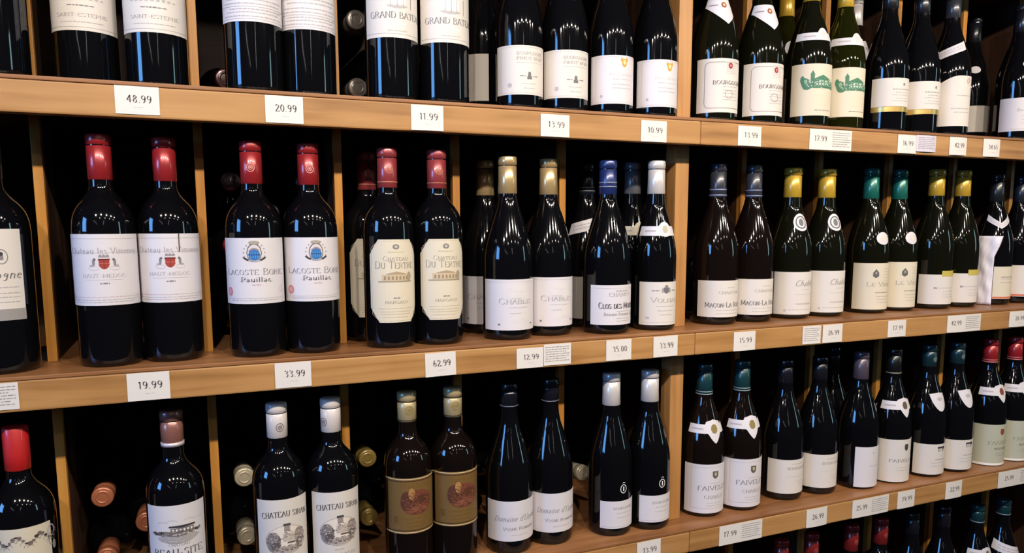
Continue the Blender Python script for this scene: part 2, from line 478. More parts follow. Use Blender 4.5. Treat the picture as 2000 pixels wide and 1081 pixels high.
def paper_patch(name, prof, a0, a1, top, bot, m, parent, thick=0.00035, na=None, nz=1):
    """a curved paper label between angles a0..a1 (degrees from the front), top/bot are functions of the angle"""
    na = na or max(6, int(abs(a1 - a0) / 5))
    V = []; F = []
    for i in range(na + 1):
        a = a0 + (a1 - a0) * i / na
        t, b_ = top(a), bot(a)
        for k in range(nz + 1):
            z = b_ + (t - b_) * k / nz
            rr = rad_at(prof, z) + thick
            V.append((rr * math.sin(R(a)), -rr * math.cos(R(a)), z))
    st = nz + 1
    for i in range(na):
        for k in range(nz):
            p = i * st + k
            F.append((p, p + st, p + st + 1, p + 1))
    # rim down to the glass
    loop = [i * st for i in range(na + 1)] + [na * st + k for k in range(1, nz + 1)] + [i * st + nz for i in range(na - 1, -1, -1)] + [k for k in range(nz - 1, 0, -1)]
    n0 = len(V); nf = len(F)
    for idx in loop:
        x, y, z = V[idx]
        l = math.hypot(x, y); s = (l - thick * 0.98) / l
        V.append((x, y, z)); V.append((x * s, y * s, z))
    L_ = len(loop)
    for i in range(L_):
        j = (i + 1) % L_
        F.append((n0 + 2 * j, n0 + 2 * i, n0 + 2 * i + 1, n0 + 2 * j + 1))
    o = mesh_obj(name, V, F, m, parent, False)
    o.data.polygons.foreach_set('use_smooth', [i < nf for i in range(len(F))])
    return o

GLASS = dict(
    black=mat('dark_wine_glass', (9, 9, 12), rough=0.06, spec=0.55),
    brown=mat('brown_wine_glass', (17, 11, 9), rough=0.06, spec=0.55),
    olive=mat('dark_olive_glass', (15, 16, 8), rough=0.06, spec=0.55),
    green=mat('olive_green_glass', (92, 96, 36), rough=0.02, spec=0.6, trans=0.92, ior=1.36),
)
PAPER = dict(
    white=mat('white_label_paper', (212, 208, 214), rough=0.5, spec=0.35, bump=0.05, bscale=900, var=0.03),
    cream=mat('cream_label_paper', (212, 203, 184), rough=0.52, spec=0.3, bump=0.05, bscale=900, var=0.04),
    warm=mat('warm_white_label_paper', (213, 207, 202), rough=0.5, spec=0.35, bump=0.05, bscale=900, var=0.03),
    tan=mat('tan_label_paper', (114, 88, 48), rough=0.5, spec=0.35, bump=0.05, bscale=400, var=0.14),
    sage=mat('sage_green_label_paper', (180, 181, 163), rough=0.5, spec=0.35, bump=0.05, bscale=900, var=0.03),
    grey=mat('shade_dimmed_label_paper', (184, 178, 170), rough=0.55, spec=0.3, bump=0.05, bscale=900, var=0.04),  # pale label paper dimmed in colour for bottles shaded behind others
    gold=mat('gold_foil_strip', (206, 176, 108), rough=0.3, metal=0.7),
    stripe=mat('grey_label_strip', (150, 146, 146), rough=0.5),
)
def foil(c, rough=0.3, metal=0.25):
    return mat('capsule_foil_%d_%d_%d' % c, c, rough=rough, metal=metal, spec=0.6, coat=0.5, bump=0.06, bscale=160)

KINDS = {}
def kind(key, **k):
    KINDS[key] = k

def build_kind(K):
    root = empty('wine_bottle')
    h, r = K['h'], K['r']
    rn = K.get('rn', 0.0142)
    prof = profile(K['shape'], h, r, rn)
    lathe('glass_body', prof, GLASS[K.get('glass', 'black')], root)
    # capsule: sleeve, groove, lip, rounded top
    zc = h - K['cap'][1]
    cc = K['cap'][0]
    style = K.get('cstyle', 'foil')
    r0 = rad_at(prof, zc) + 0.0007
    e = K.get('lip', 0.0006)
    cp = [(r0 - 0.0006, zc), (r0, zc + 0.0006), (max(rn, rad_at(prof, zc + 0.02)) + 0.0005, zc + 0.02), (rn + 0.0004, h - 0.0156), (rn - 0.0007, h - 0.0148), (rn - 0.0007, h - 0.0138), (rn + e, h - 0.0128), (rn + e + 0.0003, h - 0.008), (rn + e, h - 0.0022),
          (rn + e - 0.0008, h - 0.0006), (rn - 0.0025, h), (0.0, h)]
    if style == 'plain':
        cp = [(r0 - 0.0006, zc), (r0, zc + 0.0006), (rn + 0.0005, zc + 0.02), (rn + 0.0005, h - 0.002), (rn - 0.0004, h - 0.0004), (rn - 0.0025, h), (0, h)]
    cap = lathe('capsule', cp, foil(cc, *K.get('cfin', (0.3, 0.25))), root, seg=28)
    if style == 'tip':      # coloured top above a pale sleeve
        lathe('capsule_top', [(rn + 0.0008, h - 0.0165), (rn + e + 0.0009, h - 0.013), (rn + e + 0.0009, h - 0.002), (rn - 0.002, h + 0.0006), (0, h + 0.0006)], foil(K['tipc'], 0.28, 0.6), cap, seg=28)
    for (z0, z1, c) in K.get('bands', []):
        zz0, zz1 = h - z0, h - z1
        ra = max(rn + 0.0004, rad_at(prof, zz0) + 0.0006); rb = max(rn + 0.0004, rad_at(prof, zz1) + 0.0006)
        lathe('capsule_band', [(ra - 0.0008, zz0), (ra + 0.0006, zz0), (rb + 0.0006, zz1), (rb - 0.0008, zz1)], foil(c, 0.35, 0.3), cap, seg=28, cap_top=False)
    if 'seal' in K:
        zs, c, rs = K['seal']
        pr = Print(lambda u, v, lay: ((rn + 0.0007 + 0.0002 * lay) * math.sin(u / rn), -(rn + 0.0007 + 0.0002 * lay) * math.cos(u / rn), v))
        for du in K.get('seal_u', (0.0,)):
            pr.ring('capsule_emblem', c, du, h - zs, rs, rs * 1.15, 0.0009)
            pr.ring('capsule_emblem', c, du, h - zs, rs * 0.55, rs * 0.6, 0.0008)
            pr.rect('capsule_emblem', c, du - rs * 0.25, du + rs * 0.25, h - zs - rs * 0.15, h - zs + rs * 0.2)
        pr.build(cap)
    # main label
    lb = K.get('label')
    if lb:
        z0, z1, a0, a1, pap = lb[:5]
        top = lb[5] if len(lb) > 5 and lb[5] else (lambda a: z1)
        bot = lb[6] if len(lb) > 6 and lb[6] else (lambda a: z0)
        L_ = paper_patch('label', prof, a0, a1, top, bot, PAPER[pap], root, na=48 if len(lb) > 5 else None)
        if 'print' in K:
            pr = Print(lambda u, v, lay: ((r + 0.0004 + 0.00018 * lay) * math.sin(u / r), -(r + 0.0004 + 0.00018 * lay) * math.cos(u / r), z0 + v))
            K['print'](pr, (z1 - z0), r)
            pr.build(L_)
    for nm, z0, z1, a0, a1, pap in K.get('strips', []):
        paper_patch(nm, prof, a0, a1, lambda a: z1, lambda a: z0, PAPER.get(pap) or ink(pap), root, thick=0.0007)
    if 'neck' in K:
        K['neck'](root, prof)
    return root

# --- neck label variants
def neck_paper(root, prof, a0, a1, top, bot, pap='white', prints=None, nz=6, name='neck_label', na=None):
    o = paper_patch(name, prof, a0, a1, top, bot, PAPER[pap], root, nz=nz, na=na)
    if prints:
        def fm(u, v, lay):
            rr = rad_at(prof, v) + 0.00045 + 0.0002 * lay
            return (rr * math.sin(R(u)), -rr * math.cos(R(u)), v)
        pr = Print(fm, maxstep=8)
        prints(pr); pr.build(o)
    return o
def neck_band_medal(zc, hb, zm, rm, cm, kind_='round', a=95, tilt=0.0, ctr=0.0, pap='white'):
    """a paper band round the shoulder carrying a medallion at the front"""
    def f(root, prof):
        rr = rad_at(prof, zc)
        am = math.degrees(rm / rr)
        def top(x):
            b = zc + hb / 2 + tilt * (x - ctr)
            q = abs(x - ctr) / am
            if q < 1:
                e = {'round': math.sqrt(1 - q * q), 'shield': 1.0 - 0.25 * q, 'hex': 1 - 0.55 * q}[kind_]
                b = max(b, zm + rm * e)
            return b
        def bot(x):
            b = zc - hb / 2 + tilt * (x - ctr)
            q = abs(x - ctr) / am
            if q < 1:
                e = {'round': math.sqrt(1 - q * q), 'shield': 1.6 * (1 - q ** 1.25), 'hex': 1.25 * (1 - q)}[kind_]
                b = min(b, zm - rm * e)
            return b
        def pr(p):
            k = math.degrees(1 / rr)
            p.ring('neck_emblem', cm, ctr, zm, rm * 0.62 * k, rm * 0.66, t=0.0, n=2)  # degenerate guard
            p.g.clear()
            p.ellipse('neck_emblem', cm, ctr, zm, rm * 0.42 * k, rm * 0.5, n=8)
            p.rect('small_print', LGREY, ctr - am - 45, ctr - am - 8, zc - hb * 0.08 + tilt * (-am - 26), zc + hb * 0.10 + tilt * (-am - 26))
        neck_paper(root, prof, -a + ctr, a + ctr, top, bot, pap, pr, na=44)
    return f
def neck_oval(zc, rh, rv, ctr=0.0, ringc=None, dotc=None):
    def f(root, prof):
        rr = rad_at(prof, zc); aw = math.degrees(rh / rr)
        e = lambda x: rv * math.sqrt(max(0.0004, 1 - ((x - ctr) / aw) ** 2))
        def pr(p):
            k = math.degrees(1 / rr)
            if ringc:
                for i in range(20):
                    a, b_ = 2 * math.pi * i / 20, 2 * math.pi * (i + 1) / 20
                    for s0, s1 in ((0.74, 0.60),):
                        p.quad('neck_emblem', ringc, ((ctr + rh * s0 * k * math.cos(a), zc + rv * s0 * math.sin(a)), (ctr + rh * s0 * k * math.cos(b_), zc + rv * s0 * math.sin(b_)),
                                                  (ctr + rh * s1 * k * math.cos(b_), zc + rv * s1 * math.sin(b_)), (ctr + rh * s1 * k * math.cos(a), zc + rv * s1 * math.sin(a))))
            if dotc:
                p.ellipse('neck_emblem', dotc, ctr, zc, rh * 0.34 * k, rv * 0.42, n=8)
        neck_paper(root, prof, ctr - aw, ctr + aw, lambda x: zc + e(x), lambda x: zc - e(x), 'white', pr, na=18)
    return f
def neck_leaf(zc, rv, aw, ctr):
    """a pointed shield of paper hanging on the shoulder"""
    def f(root, prof):
        def top(x): return zc + rv * (0.9 - 0.15 * abs(x - ctr) / aw)
        def bot(x):
            q = abs(x - ctr) / aw
            return zc + rv * 0.75 - rv * 1.9 * (1 - q ** 1.8)
        def pr(p):
            p.ellipse('neck_emblem', LGREY, ctr, zc + rv * 0.2, aw * 0.3, rv * 0.2, n=6)
        neck_paper(root, prof, ctr - aw, ctr + aw, top, bot, 'white', pr, na=14)
    return f
def neck_slant(zc, hb, a0, a1, tilt, v=False, pap='white'):
    def f(root, prof):
        g = (lambda x: zc + tilt * abs(x - (a0 + a1) / 2)) if v else (lambda x: zc + tilt * (x - a0))
        def pr(p):
            n = 8
            for i in range(n):
                x0 = a0 + (a1 - a0) * (0.12 + 0.76 * i / n); x1 = a0 + (a1 - a0) * (0.12 + 0.76 * (i + 0.8) / n)
                for s in (-0.18, 0.1):
                    p.quad('small_print', LGREY, ((x0, g(x0) + hb * s), (x1, g(x1) + hb * s), (x1, g(x1) + hb * (s + 0.09)), (x0, g(x0) + hb * (s + 0.09))))
        neck_paper(root, prof, a0, a1, lambda x: g(x) + hb / 2, lambda x: g(x) - hb / 2, pap, pr, na=24)
    return f

m_ = 0.001   # millimetres
class Squash:
    """passes a design drawn on a taller sheet on to the label, squashed to its height"""
    def __init__(self, p, k): self.p = p; self.k = k
    def text(self, part, s, u, v, size, color, **kw): self.p.text(part, s, u, v * self.k, size, color, **kw)
    def rect(self, part, c, u0, u1, v0, v1, lay=1): self.p.rect(part, c, u0, u1, v0 * self.k, v1 * self.k, lay)
    def ellipse(self, part, c, u, v, ru, rv, **kw): self.p.ellipse(part, c, u, v * self.k, ru, rv * self.k, **kw)
    def ring(self, part, c, u, v, ru, rv, *a, **kw): self.p.ring(part, c, u, v * self.k, ru, rv * self.k, *a, **kw)
    def shield(self, part, c, u, v, w_, h_, **kw): self.p.shield(part, c, u, v * self.k, w_, h_ * self.k, **kw)
    def shape(self, part, c, u0, u1, top, bot, *a, **kw): self.p.shape(part, c, u0, u1, lambda t: top(t) * self.k, lambda t: bot(t) * self.k, *a, **kw)
    def quad(self, part, c, pts, *a): self.p.quad(part, c, [(q[0], q[1] * self.k) for q in pts], *a)
    def lines(self, u0, u1, v, h_, c, **kw): self.p.lines(u0, u1, v * self.k, h_, c, **kw)
def squash(fn, H0):
    return lambda p, H, r: fn(Squash(p, H / (H0 * m_)), H0 * m_, r)

# --- print designs (u, v in metres; v from the label's lower edge)
def pr_estephe(p, H, r):
    p.text('lettering', 'SAINT-ESTEPHE', 0, 17 * m_, 4.2 * m_, GREY, width=62 * m_)
    p.lines(-26 * m_, 26 * m_, 10 * m_, 1.2 * m_, LGREY)
    p.lines(-16 * m_, 16 * m_, 30 * m_, 1.6 * m_, GREY)
    p.text('lettering', 'CHATEAU', 0, 46 * m_, 4 * m_, GREY, width=34 * m_)
    for k in range(9):
        p.rect('illustration', LGREY, (-30 + 6.6 * k) * m_, (-26 + 6.6 * k) * m_, 38 * m_, (40 + (k * 7) % 4) * m_)
    p.frame('border', LGREY, -48 * m_, 48 * m_, 4 * m_, H - 4 * m_)
def pr_fine(p, H, r):
    for k, v in enumerate((6, 11, 15, 22, 27, 34, 39)):
        p.lines((-44 + 5 * (k % 3)) * m_, (40 - 4 * (k % 2)) * m_, v * m_, 1.5 * m_, LGREY, seed=k)
    p.rect('border', LGREY, -52 * m_, 52 * m_, 3 * m_, 3.5 * m_)
    p.rect('border', LGREY, -52 * m_, 52 * m_, 18.6 * m_, 19.2 * m_)
    p.text('lettering', 'MEDOC', 0, 46 * m_, 6 * m_, GREY, width=40 * m_)
def pr_grand(p, H, r):
    p.text('lettering', 'GRAND BATEAU', 3 * m_, 26.5 * m_, 8.5 * m_, (92, 94, 104), width=86 * m_, bold=0.9)
    p.lines(-8 * m_, 14 * m_, 17.5 * m_, 2.2 * m_, WHITE)
    p.rect('border', LGREY, -50 * m_, 50 * m_, 5 * m_, 5.6 * m_)
    p.lines(-14 * m_, 14 * m_, 9 * m_, 1.1 * m_, LGREY)
    # the sailing ship
    p.shape('ship', LGREY, -16 * m_, 16 * m_, lambda u: 44 * m_, lambda u: 44 * m_ - 4 * m_ * (1 - (u / (17 * m_)) ** 2))
    for cx, w_, hh in ((-9, 8, 14), (0, 9, 19), (9, 7, 15)):
        p.shape('ship_sails', WHITE, (cx - w_ / 2) * m_, (cx + w_ / 2) * m_, lambda u: (46 + hh) * m_ - abs(u - cx * m_) * 0.5, lambda u: 46 * m_)  # white ink paints the gleam of the embossed silver ship
        p.rect('ship', GREY, (cx - 0.3) * m_, (cx + 0.3) * m_, 43 * m_, (48 + hh) * m_, lay=2)
    p.rect('ship', GREY, 21 * m_, 22 * m_, 40 * m_, 62 * m_)
def pr_pinot(p, H, r):
    p.text('lettering', 'BOURGOGNE', 4 * m_, H - 14 * m_, 4.6 * m_, GREY, width=46 * m_)
    p.text('lettering', 'PINOT NOIR', 4 * m_, H - 21.5 * m_, 4.6 * m_, GREY, width=46 * m_)
    p.rect('border', LGREY, -20 * m_, 30 * m_, H - 25.5 * m_, H - 25 * m_)
    p.shape('emblem', (110, 108, 112), -3 * m_, 5 * m_, lambda u: 27 * m_ + (7 * m_ if abs(u - 1 * m_) < 2.1 * m_ else 0), lambda u: 23 * m_, n=8)
    p.lines(-14 * m_, -5 * m_, 27 * m_, 1.4 * m_, GREY); p.lines(7 * m_, 16 * m_, 27 * m_, 1.4 * m_, GREY)
    p.lines(-10 * m_, 12 * m_, 16 * m_, 1.2 * m_, LGREY); p.lines(-8 * m_, 10 * m_, 9 * m_, 1.2 * m_, LGREY)
    p.ellipse('stamp', LGREY, -30 * m_, 14 * m_, 3.5 * m_, 3.5 * m_)
    p.frame('border', LGREY, -46 * m_, 46 * m_, 2.5 * m_, H - 2.5 * m_, 0.4 * m_)
def pr_goldcrest(p, H, r):
    p.shield('crest', GOLD, 4 * m_, H - 12 * m_, 9 * m_, 13 * m_)
    p.shield('crest', (232, 214, 160), 4 * m_, H - 11 * m_, 4.5 * m_, 7 * m_, lay=2)
    for s in (-1, 1):
        p.ellipse('crest', GOLD, (4 + 5 * s) * m_, H - 7 * m_, 2 * m_, 3 * m_)
    p.text('lettering', 'Bourgogne', 0, H - 32 * m_, 4.5 * m_, LGREY, width=44 * m_, slant=0.35, bold=0.8)
    for v in (38, 46, 52):
        p.lines(-16 * m_, 18 * m_, H - v * m_, 1.1 * m_, LGREY)
    p.frame('border', LGREY, -45 * m_, 45 * m_, 2.5 * m_, H - 2.5 * m_, 0.4 * m_)
    p.ellipse('stamp', LGREY, -34 * m_, 12 * m_, 2.5 * m_, 2.5 * m_)
def pr_framed(p, H, r):
    a, b_, v0, v1, rr = -44 * m_, 44 * m_, 7 * m_, H - 6 * m_, 9 * m_
    t = 0.8 * m_
    p.rect('border', SEPIA, a + rr, b_ - rr, v1 - t, v1); p.rect('border', SEPIA, a + rr, b_ - rr, v0, v0 + t)
    p.rect('border', SEPIA, a, a + t, v0 + rr, v1 - rr); p.rect('border', SEPIA, b_ - t, b_, v0 + rr, v1 - rr)
    for cu, cv, s in ((a + rr, v1 - rr, 90), (b_ - rr, v1 - rr, 0), (a + rr, v0 + rr, 180), (b_ - rr, v0 + rr, 270)):
        p.ring('border', SEPIA, cu, cv, rr, rr, t, n=8, a0=s, a1=s + 90)
    p.text('lettering', 'BOURGOGNE', 2 * m_, H * 0.52, 6.4 * m_, (84, 78, 80), width=62 * m_, bold=1.3)
    p.ellipse('wax_seal_print', RED, 2 * m_, H - 12 * m_, 4.5 * m_, 5 * m_)
    p.ellipse('wax_seal_print', ROSE, 2 * m_, H - 12 * m_, 2 * m_, 2.4 * m_, lay=2)
    for k, v in enumerate((48, 43, 37, 32, 26, 21)):
        p.lines(-12 * m_, 20 * m_, v * m_, 1.2 * m_, LGREY, seed=k)
    for k in range(8):
        p.lines(-6 * m_, 14 * m_, (66 + k * 3) * m_, 0.9 * m_, LGREY, seed=k + 9)
    p.ring('stamp', SEPIA, 0, 31 * m_, 8 * m_, 7 * m_, 0.7 * m_)
def pr_chateau_green(p, H, r):
    b = H * 0.53
    p.rect('illustration', GREEN, -30 * m_, 14 * m_, b, b + 4 * m_)
    p.rect('illustration', (108, 150, 126), -20 * m_, 12 * m_, b + 4 * m_, b + 15 * m_)
    p.shape('illustration', GREEN, -24 * m_, 16 * m_, lambda u: b + 24 * m_ - abs(u + 4 * m_) * 0.42, lambda u: b + 15 * m_, n=14)
    p.rect('illustration', GREEN, -27 * m_, -20 * m_, b + 4 * m_, b + 24 * m_)
    p.shape('illustration', GREEN, -28 * m_, -19 * m_, lambda u: b + 32 * m_ - abs(u + 23.5 * m_) * 1.7, lambda u: b + 24 * m_, n=8)
    for k in range(5):
        for q in (6, 10.5):
            p.rect('illustration', (222, 228, 220), (-17 + 5.8 * k) * m_, (-14.4 + 5.8 * k) * m_, b + q * m_, b + (q + 2.8) * m_, lay=2)
    for cu, cv, ru, rv in ((-36, 9, 7, 9), (-33, 3, 8, 6), (20, 6, 7, 7), (27, 5, 6, 6), (-41, 15, 4, 7)):
        p.ellipse('illustration', GREEN, cu * m_, b + cv * m_, ru * m_, rv * m_, lay=2, n=8)
    for cu, cv, ru, rv in ((-35, 11, 3, 4), (21, 8, 3, 3)):
        p.ellipse('illustration', (140, 172, 146), cu * m_, b + cv * m_, ru * m_, rv * m_, lay=3, n=6)
    p.stipple('illustration', ((84, 134, 108), (196, 210, 196), (60, 108, 84)), -8 * m_, b + 9 * m_, 34 * m_, 9 * m_, 170, 1.0 * m_, 4, 7)
    for k, v in enumerate((36, 30, 25, 19)):
        p.lines((-22 + 3 * k) * m_, (22 - 3 * k) * m_, v * m_, 0.9 * m_, (206, 200, 176), seed=k)
    p.lines(-18 * m_, 20 * m_, 9 * m_, 1.4 * m_, GREY)
def pr_goldband(p, H, r):
    p.ellipse('emblem', GREY, 2 * m_, H - 12 * m_, 2.5 * m_, 3 * m_)
    for k, v in enumerate((22, 28, 33, 39, 44)):
        p.lines((-22 + (k % 2) * 6) * m_, 18 * m_, H - v * m_, 1.2 * m_, LGREY if k else GREY, seed=k)
def pr_slanted(p, H, r):
    p.ring('emblem', ROSE, 6 * m_, H - 10 * m_, 5 * m_, 6 * m_, 0.8 * m_)
    p.ring('emblem', ROSE, 6 * m_, H - 10 * m_, 3 * m_, 3.6 * m_, 0.8 * m_)
    p.lines(-20 * m_, 20 * m_, H - 40 * m_, 1.3 * m_, LGREY)
    p.lines(-30 * m_, 10 * m_, H - 66 * m_, 1.6 * m_, LGREY); p.lines(-24 * m_, 12 * m_, H - 73 * m_, 1.2 * m_, LGREY)
def pr_blueseal(p, H, r):
    p.ellipse('emblem', (64, 66, 150), -2 * m_, H - 4 * m_, 6 * m_, 6 * m_)
    p.text('lettering', 'Bourgogne', -10 * m_, H - 28 * m_, 5 * m_, GREY, width=52 * m_, slant=0.2)
    for k, v in enumerate((38, 46, 54)):
        p.lines(-26 * m_, 16 * m_, H - v * m_, 1.2 * m_, LGREY, seed=k)
    p.rect('border', LGREY, -48 * m_, 40 * m_, 4 * m_, 4.6 * m_)
def pr_script_left(p, H, r):
    p.text('lettering', 'Bourgogne', 0, H * 0.46, 9.5 * m_, (110, 106, 108), width=66 * m_, slant=0.3, bold=0.9)
    p.ring('emblem', GREY, 13 * m_, H * 0.70, 7 * m_, 9 * m_, 0.9 * m_)
    p.rect('emblem', GREY, 11 * m_, 15 * m_, H * 0.665, H * 0.71)
    p.ellipse('emblem', DARK, 13 * m_, H * 0.73, 2 * m_, 2.4 * m_)
    for k, v in enumerate((22, 28, 33, 40)):
        p.lines(-30 * m_, 30 * m_, v * m_, 1.1 * m_, LGREY, seed=k)
def pr_redshield(p, H, r):
    p.rect('border', LGREY, -52 * m_, 50 * m_, H - 9 * m_, H - 8.4 * m_)
    p.rect('border', LGREY, -52 * m_, 50 * m_, H - 36 * m_, H - 35.6 * m_)
    p.text('lettering', 'Chateau les Vimeney', 0, H - 38 * m_, 7.4 * m_, (150, 146, 156), width=88 * m_, bold=0.8)
    p.shield('crest', (158, 62, 54), 1 * m_, H - 58 * m_, 12 * m_, 20 * m_)
    p.rect('crest', (110, 40, 40), -5.5 * m_, 7.5 * m_, H - 50.5 * m_, H - 47.5 * m_, lay=2)
    p.shape('crest', (150, 140, 146), -5 * m_, 7 * m_, lambda u: H - 42 * m_ + abs(math.sin((u + 5 * m_) / (12 * m_) * 3 * math.pi)) * 3 * m_, lambda u: H - 45 * m_, n=18)
    p.rect('crest', (196, 120, 110), -5 * m_, 7 * m_, H - 57.5 * m_, H - 56.5 * m_, lay=2)
    p.rect('crest', (120, 44, 42), 0.6 * m_, 1.4 * m_, H - 66 * m_, H - 50 * m_, lay=2)
    for s in (-1, 1):
        u0 = (1 + 12 * s) * m_
        p.ellipse('crest_supporter', (132, 130, 138), u0, H - 55 * m_, 1.7 * m_, 7 * m_)
        p.ellipse('crest_supporter', (112, 110, 118), u0 - s * 1.2 * m_, H - 49 * m_, 1.6 * m_, 2.6 * m_)
        p.ellipse('crest_supporter', (160, 158, 164), u0 + s * 2.4 * m_, H - 61 * m_, 2.6 * m_, 1.8 * m_)
        p.ring('crest_supporter', LGREY, u0, H - 66 * m_, 6 * m_, 4 * m_, 0.4 * m_)
    p.text('lettering', 'HAUT-MEDOC', 0, H - 84 * m_, 4.4 * m_, (158, 154, 164), width=52 * m_)
    p.rect('border', LGREY, -22 * m_, 22 * m_, H - 89 * m_, H - 88.5 * m_)
    p.lines(-5 * m_, 6 * m_, H - 97 * m_, 1.8 * m_, GREY)
    for k, v in enumerate((16, 10.5, 6)):
        p.lines((-46 + 3 * k) * m_, (44 - 3 * k) * m_, v * m_, 0.9 * m_, (196, 176, 186) if k == 0 else LGREY, seed=k)
    for s in (-1, 1):
        p.ring('border', (190, 170, 180), 46 * s * m_, 15 * m_, 2.2 * m_, 5 * m_, 0.6 * m_)
def pr_lacoste(p, H, r):
    c = 1.5 * m_; v = H - 32 * m_
    p.ellipse('crest', (92, 86, 92), c, v + 3 * m_, 10 * m_, 18 * m_)
    p.ellipse('crest', (206, 200, 204), c, v + 3 * m_, 8.8 * m_, 16 * m_, lay=2)
    p.ellipse('crest', BLUE, c, v - 1 * m_, 7.6 * m_, 11 * m_, lay=3)
    p.shape('crest', (150, 130, 132), c - 7 * m_, c + 7 * m_, lambda u: v + 13 * m_ - (abs(u - c) / (7 * m_)) ** 2 * 6 * m_, lambda u: v + 6 * m_, lay=3, n=8)
    for du in (-4.5, -1.5, 1.5, 4.5):
        p.rect('crest', (92, 148, 200), c + (du - 0.5) * m_, c + (du + 0.5) * m_, v - 7 * m_, v + 4 * m_, lay=4)
    p.rect('crest', (36, 84, 146), c - 7 * m_, c + 7 * m_, v - 1.5 * m_, v + 0.5 * m_, lay=5)
    for k in range(11):
        p.ellipse('crest', (150, 140, 146), c + 14 * m_ * math.cos(R(-20 + 22 * k)), v + 3 * m_ + 20 * m_ * math.sin(R(-20 + 22 * k)), 1.0 * m_, 1.6 * m_, n=4)
    p.ellipse('crown', (164, 156, 142), c, H - 9 * m_, 7.5 * m_, 3.6 * m_)
    p.rect('crown', SEPIA, c - 6 * m_, c + 6 * m_, H - 12.5 * m_, H - 10.6 * m_)
    p.ring('crest_ribbon', DARK, c, v + 6 * m_, 19 * m_, 21 * m_, 2.6 * m_, n=14, a0=215, a1=245)
    p.ring('crest_ribbon', DARK, c, v + 6 * m_, 19 * m_, 21 * m_, 2.6 * m_, n=14, a0=295, a1=325)
    p.ring('crest_ribbon', (170, 168, 176), c, v + 6 * m_, 18 * m_, 21 * m_, 2.4 * m_, n=14, a0=245, a1=295)
    p.text('lettering', 'Lacoste Borie', 1 * m_, H - 72 * m_, 8.8 * m_, (108, 106, 120), width=84 * m_, bold=0.8, sc=True)
    p.text('lettering', 'Pauillac', 3 * m_, H - 86 * m_, 6.4 * m_, (66, 62, 76), width=40 * m_, bold=1.25)
    p.rect('border', LGREY, -20 * m_, 26 * m_, H - 84.5 * m_, H - 84.1 * m_)
    p.lines(-3 * m_, 9 * m_, H - 93 * m_, 2 * m_, (196, 170, 176))
    p.ellipse('medallion_print', ROSE, -38 * m_, 24 * m_, 6 * m_, 9 * m_)
    p.ellipse('medallion_print', (206, 160, 170), -38 * m_, 24 * m_, 3 * m_, 5 * m_, lay=2)
    p.ring('medallion_print', (206, 180, 186), 40 * m_, 28 * m_, 4 * m_, 6 * m_, 0.8 * m_)
    p.rect('border', LGREY, -44 * m_, 44 * m_, 10.6 * m_, 11.2 * m_)
    p.lines(-34 * m_, 34 * m_, 6.4 * m_, 1.1 * m_, LGREY)
def pr_tertre(p, H, r):
    C = (184, 174, 150)
    cu = 13.5 * m_; hw = 40 * m_
    # inset octagonal border
    i = 3.2 * m_; t = 0.7 * m_
    def seg(a, b_):
        n = 6
        dx, dy = b_[0] - a[0], b_[1] - a[1]; l = math.hypot(dx, dy); nx, ny = -dy / l * t / 2, dx / l * t / 2
        for q in range(n):
            x0, y0 = a[0] + dx * q / n, a[1] + dy * q / n; x1, y1 = a[0] + dx * (q + 1) / n, a[1] + dy * (q + 1) / n
            p.quad('border', C, ((x0 + nx, y0 + ny), (x0 - nx, y0 - ny), (x1 - nx, y1 - ny), (x1 + nx, y1 + ny)))
    oc = [(-hw + i, 17 * m_), (-hw + cu + 1.2 * m_, i), (hw - cu - 1.2 * m_, i), (hw - i, 17 * m_), (hw - i, H - 17 * m_), (hw - cu - 1.2 * m_, H - i), (-hw + cu + 1.2 * m_, H - i), (-hw + i, H - 17 * m_)]
    for a, b_ in zip(oc, oc[1:] + oc[:1]):
        seg(a, b_)
    p.ellipse('crest', (128, 122, 120), 1 * m_, H - 14 * m_, 5 * m_, 5 * m_)
    p.ellipse('crest', (190, 184, 174), 1 * m_, H - 14 * m_, 2.4 * m_, 2.6 * m_, lay=2)
    p.lines(-11 * m_, 13 * m_, H - 25 * m_, 1.2 * m_, C)
    p.text('lettering', 'Chateau', 1 * m_, H - 41 * m_, 6.2 * m_, (150, 144, 138), width=38 * m_, sc=True)
    p.text('lettering', 'Du Tertre', 0, H - 56 * m_, 10.5 * m_, (146, 140, 134), width=60 * m_, sc=True, bold=0.85)
    # small engraving of the house
    p.rect('illustration', (196, 178, 152), -20 * m_, 22 * m_, H - 80 * m_, H - 68 * m_)
    p.shape('illustration', (168, 148, 122), -14 * m_, 16 * m_, lambda u: H - 62 * m_ - abs(u - 1 * m_) * 0.3, lambda u: H - 68 * m_)
    for k in range(7):
        p.rect('illustration', (150, 130, 106), (-17 + 5.6 * k) * m_, (-14.4 + 5.6 * k) * m_, H - 78 * m_, H - 71 * m_, lay=2)
    p.rect('illustration', (150, 140, 118), -26 * m_, 26 * m_, H - 83 * m_, H - 80.5 * m_)
    p.ellipse('illustration', (160, 148, 124), 22 * m_, H - 72 * m_, 4 * m_, 9 * m_, lay=2)
    p.lines(-4 * m_, 6 * m_, 47 * m_, 1.6 * m_, GREY)
    p.text('lettering', 'MARGAUX', 2 * m_, 37 * m_, 4.2 * m_, (140, 134, 128), width=36 * m_)
    for k, v in enumerate((27, 21, 16, 10)):
        p.lines((-26 + 2 * k) * m_, (26 - 2 * k) * m_, v * m_, 0.9 * m_, C, seed=k)
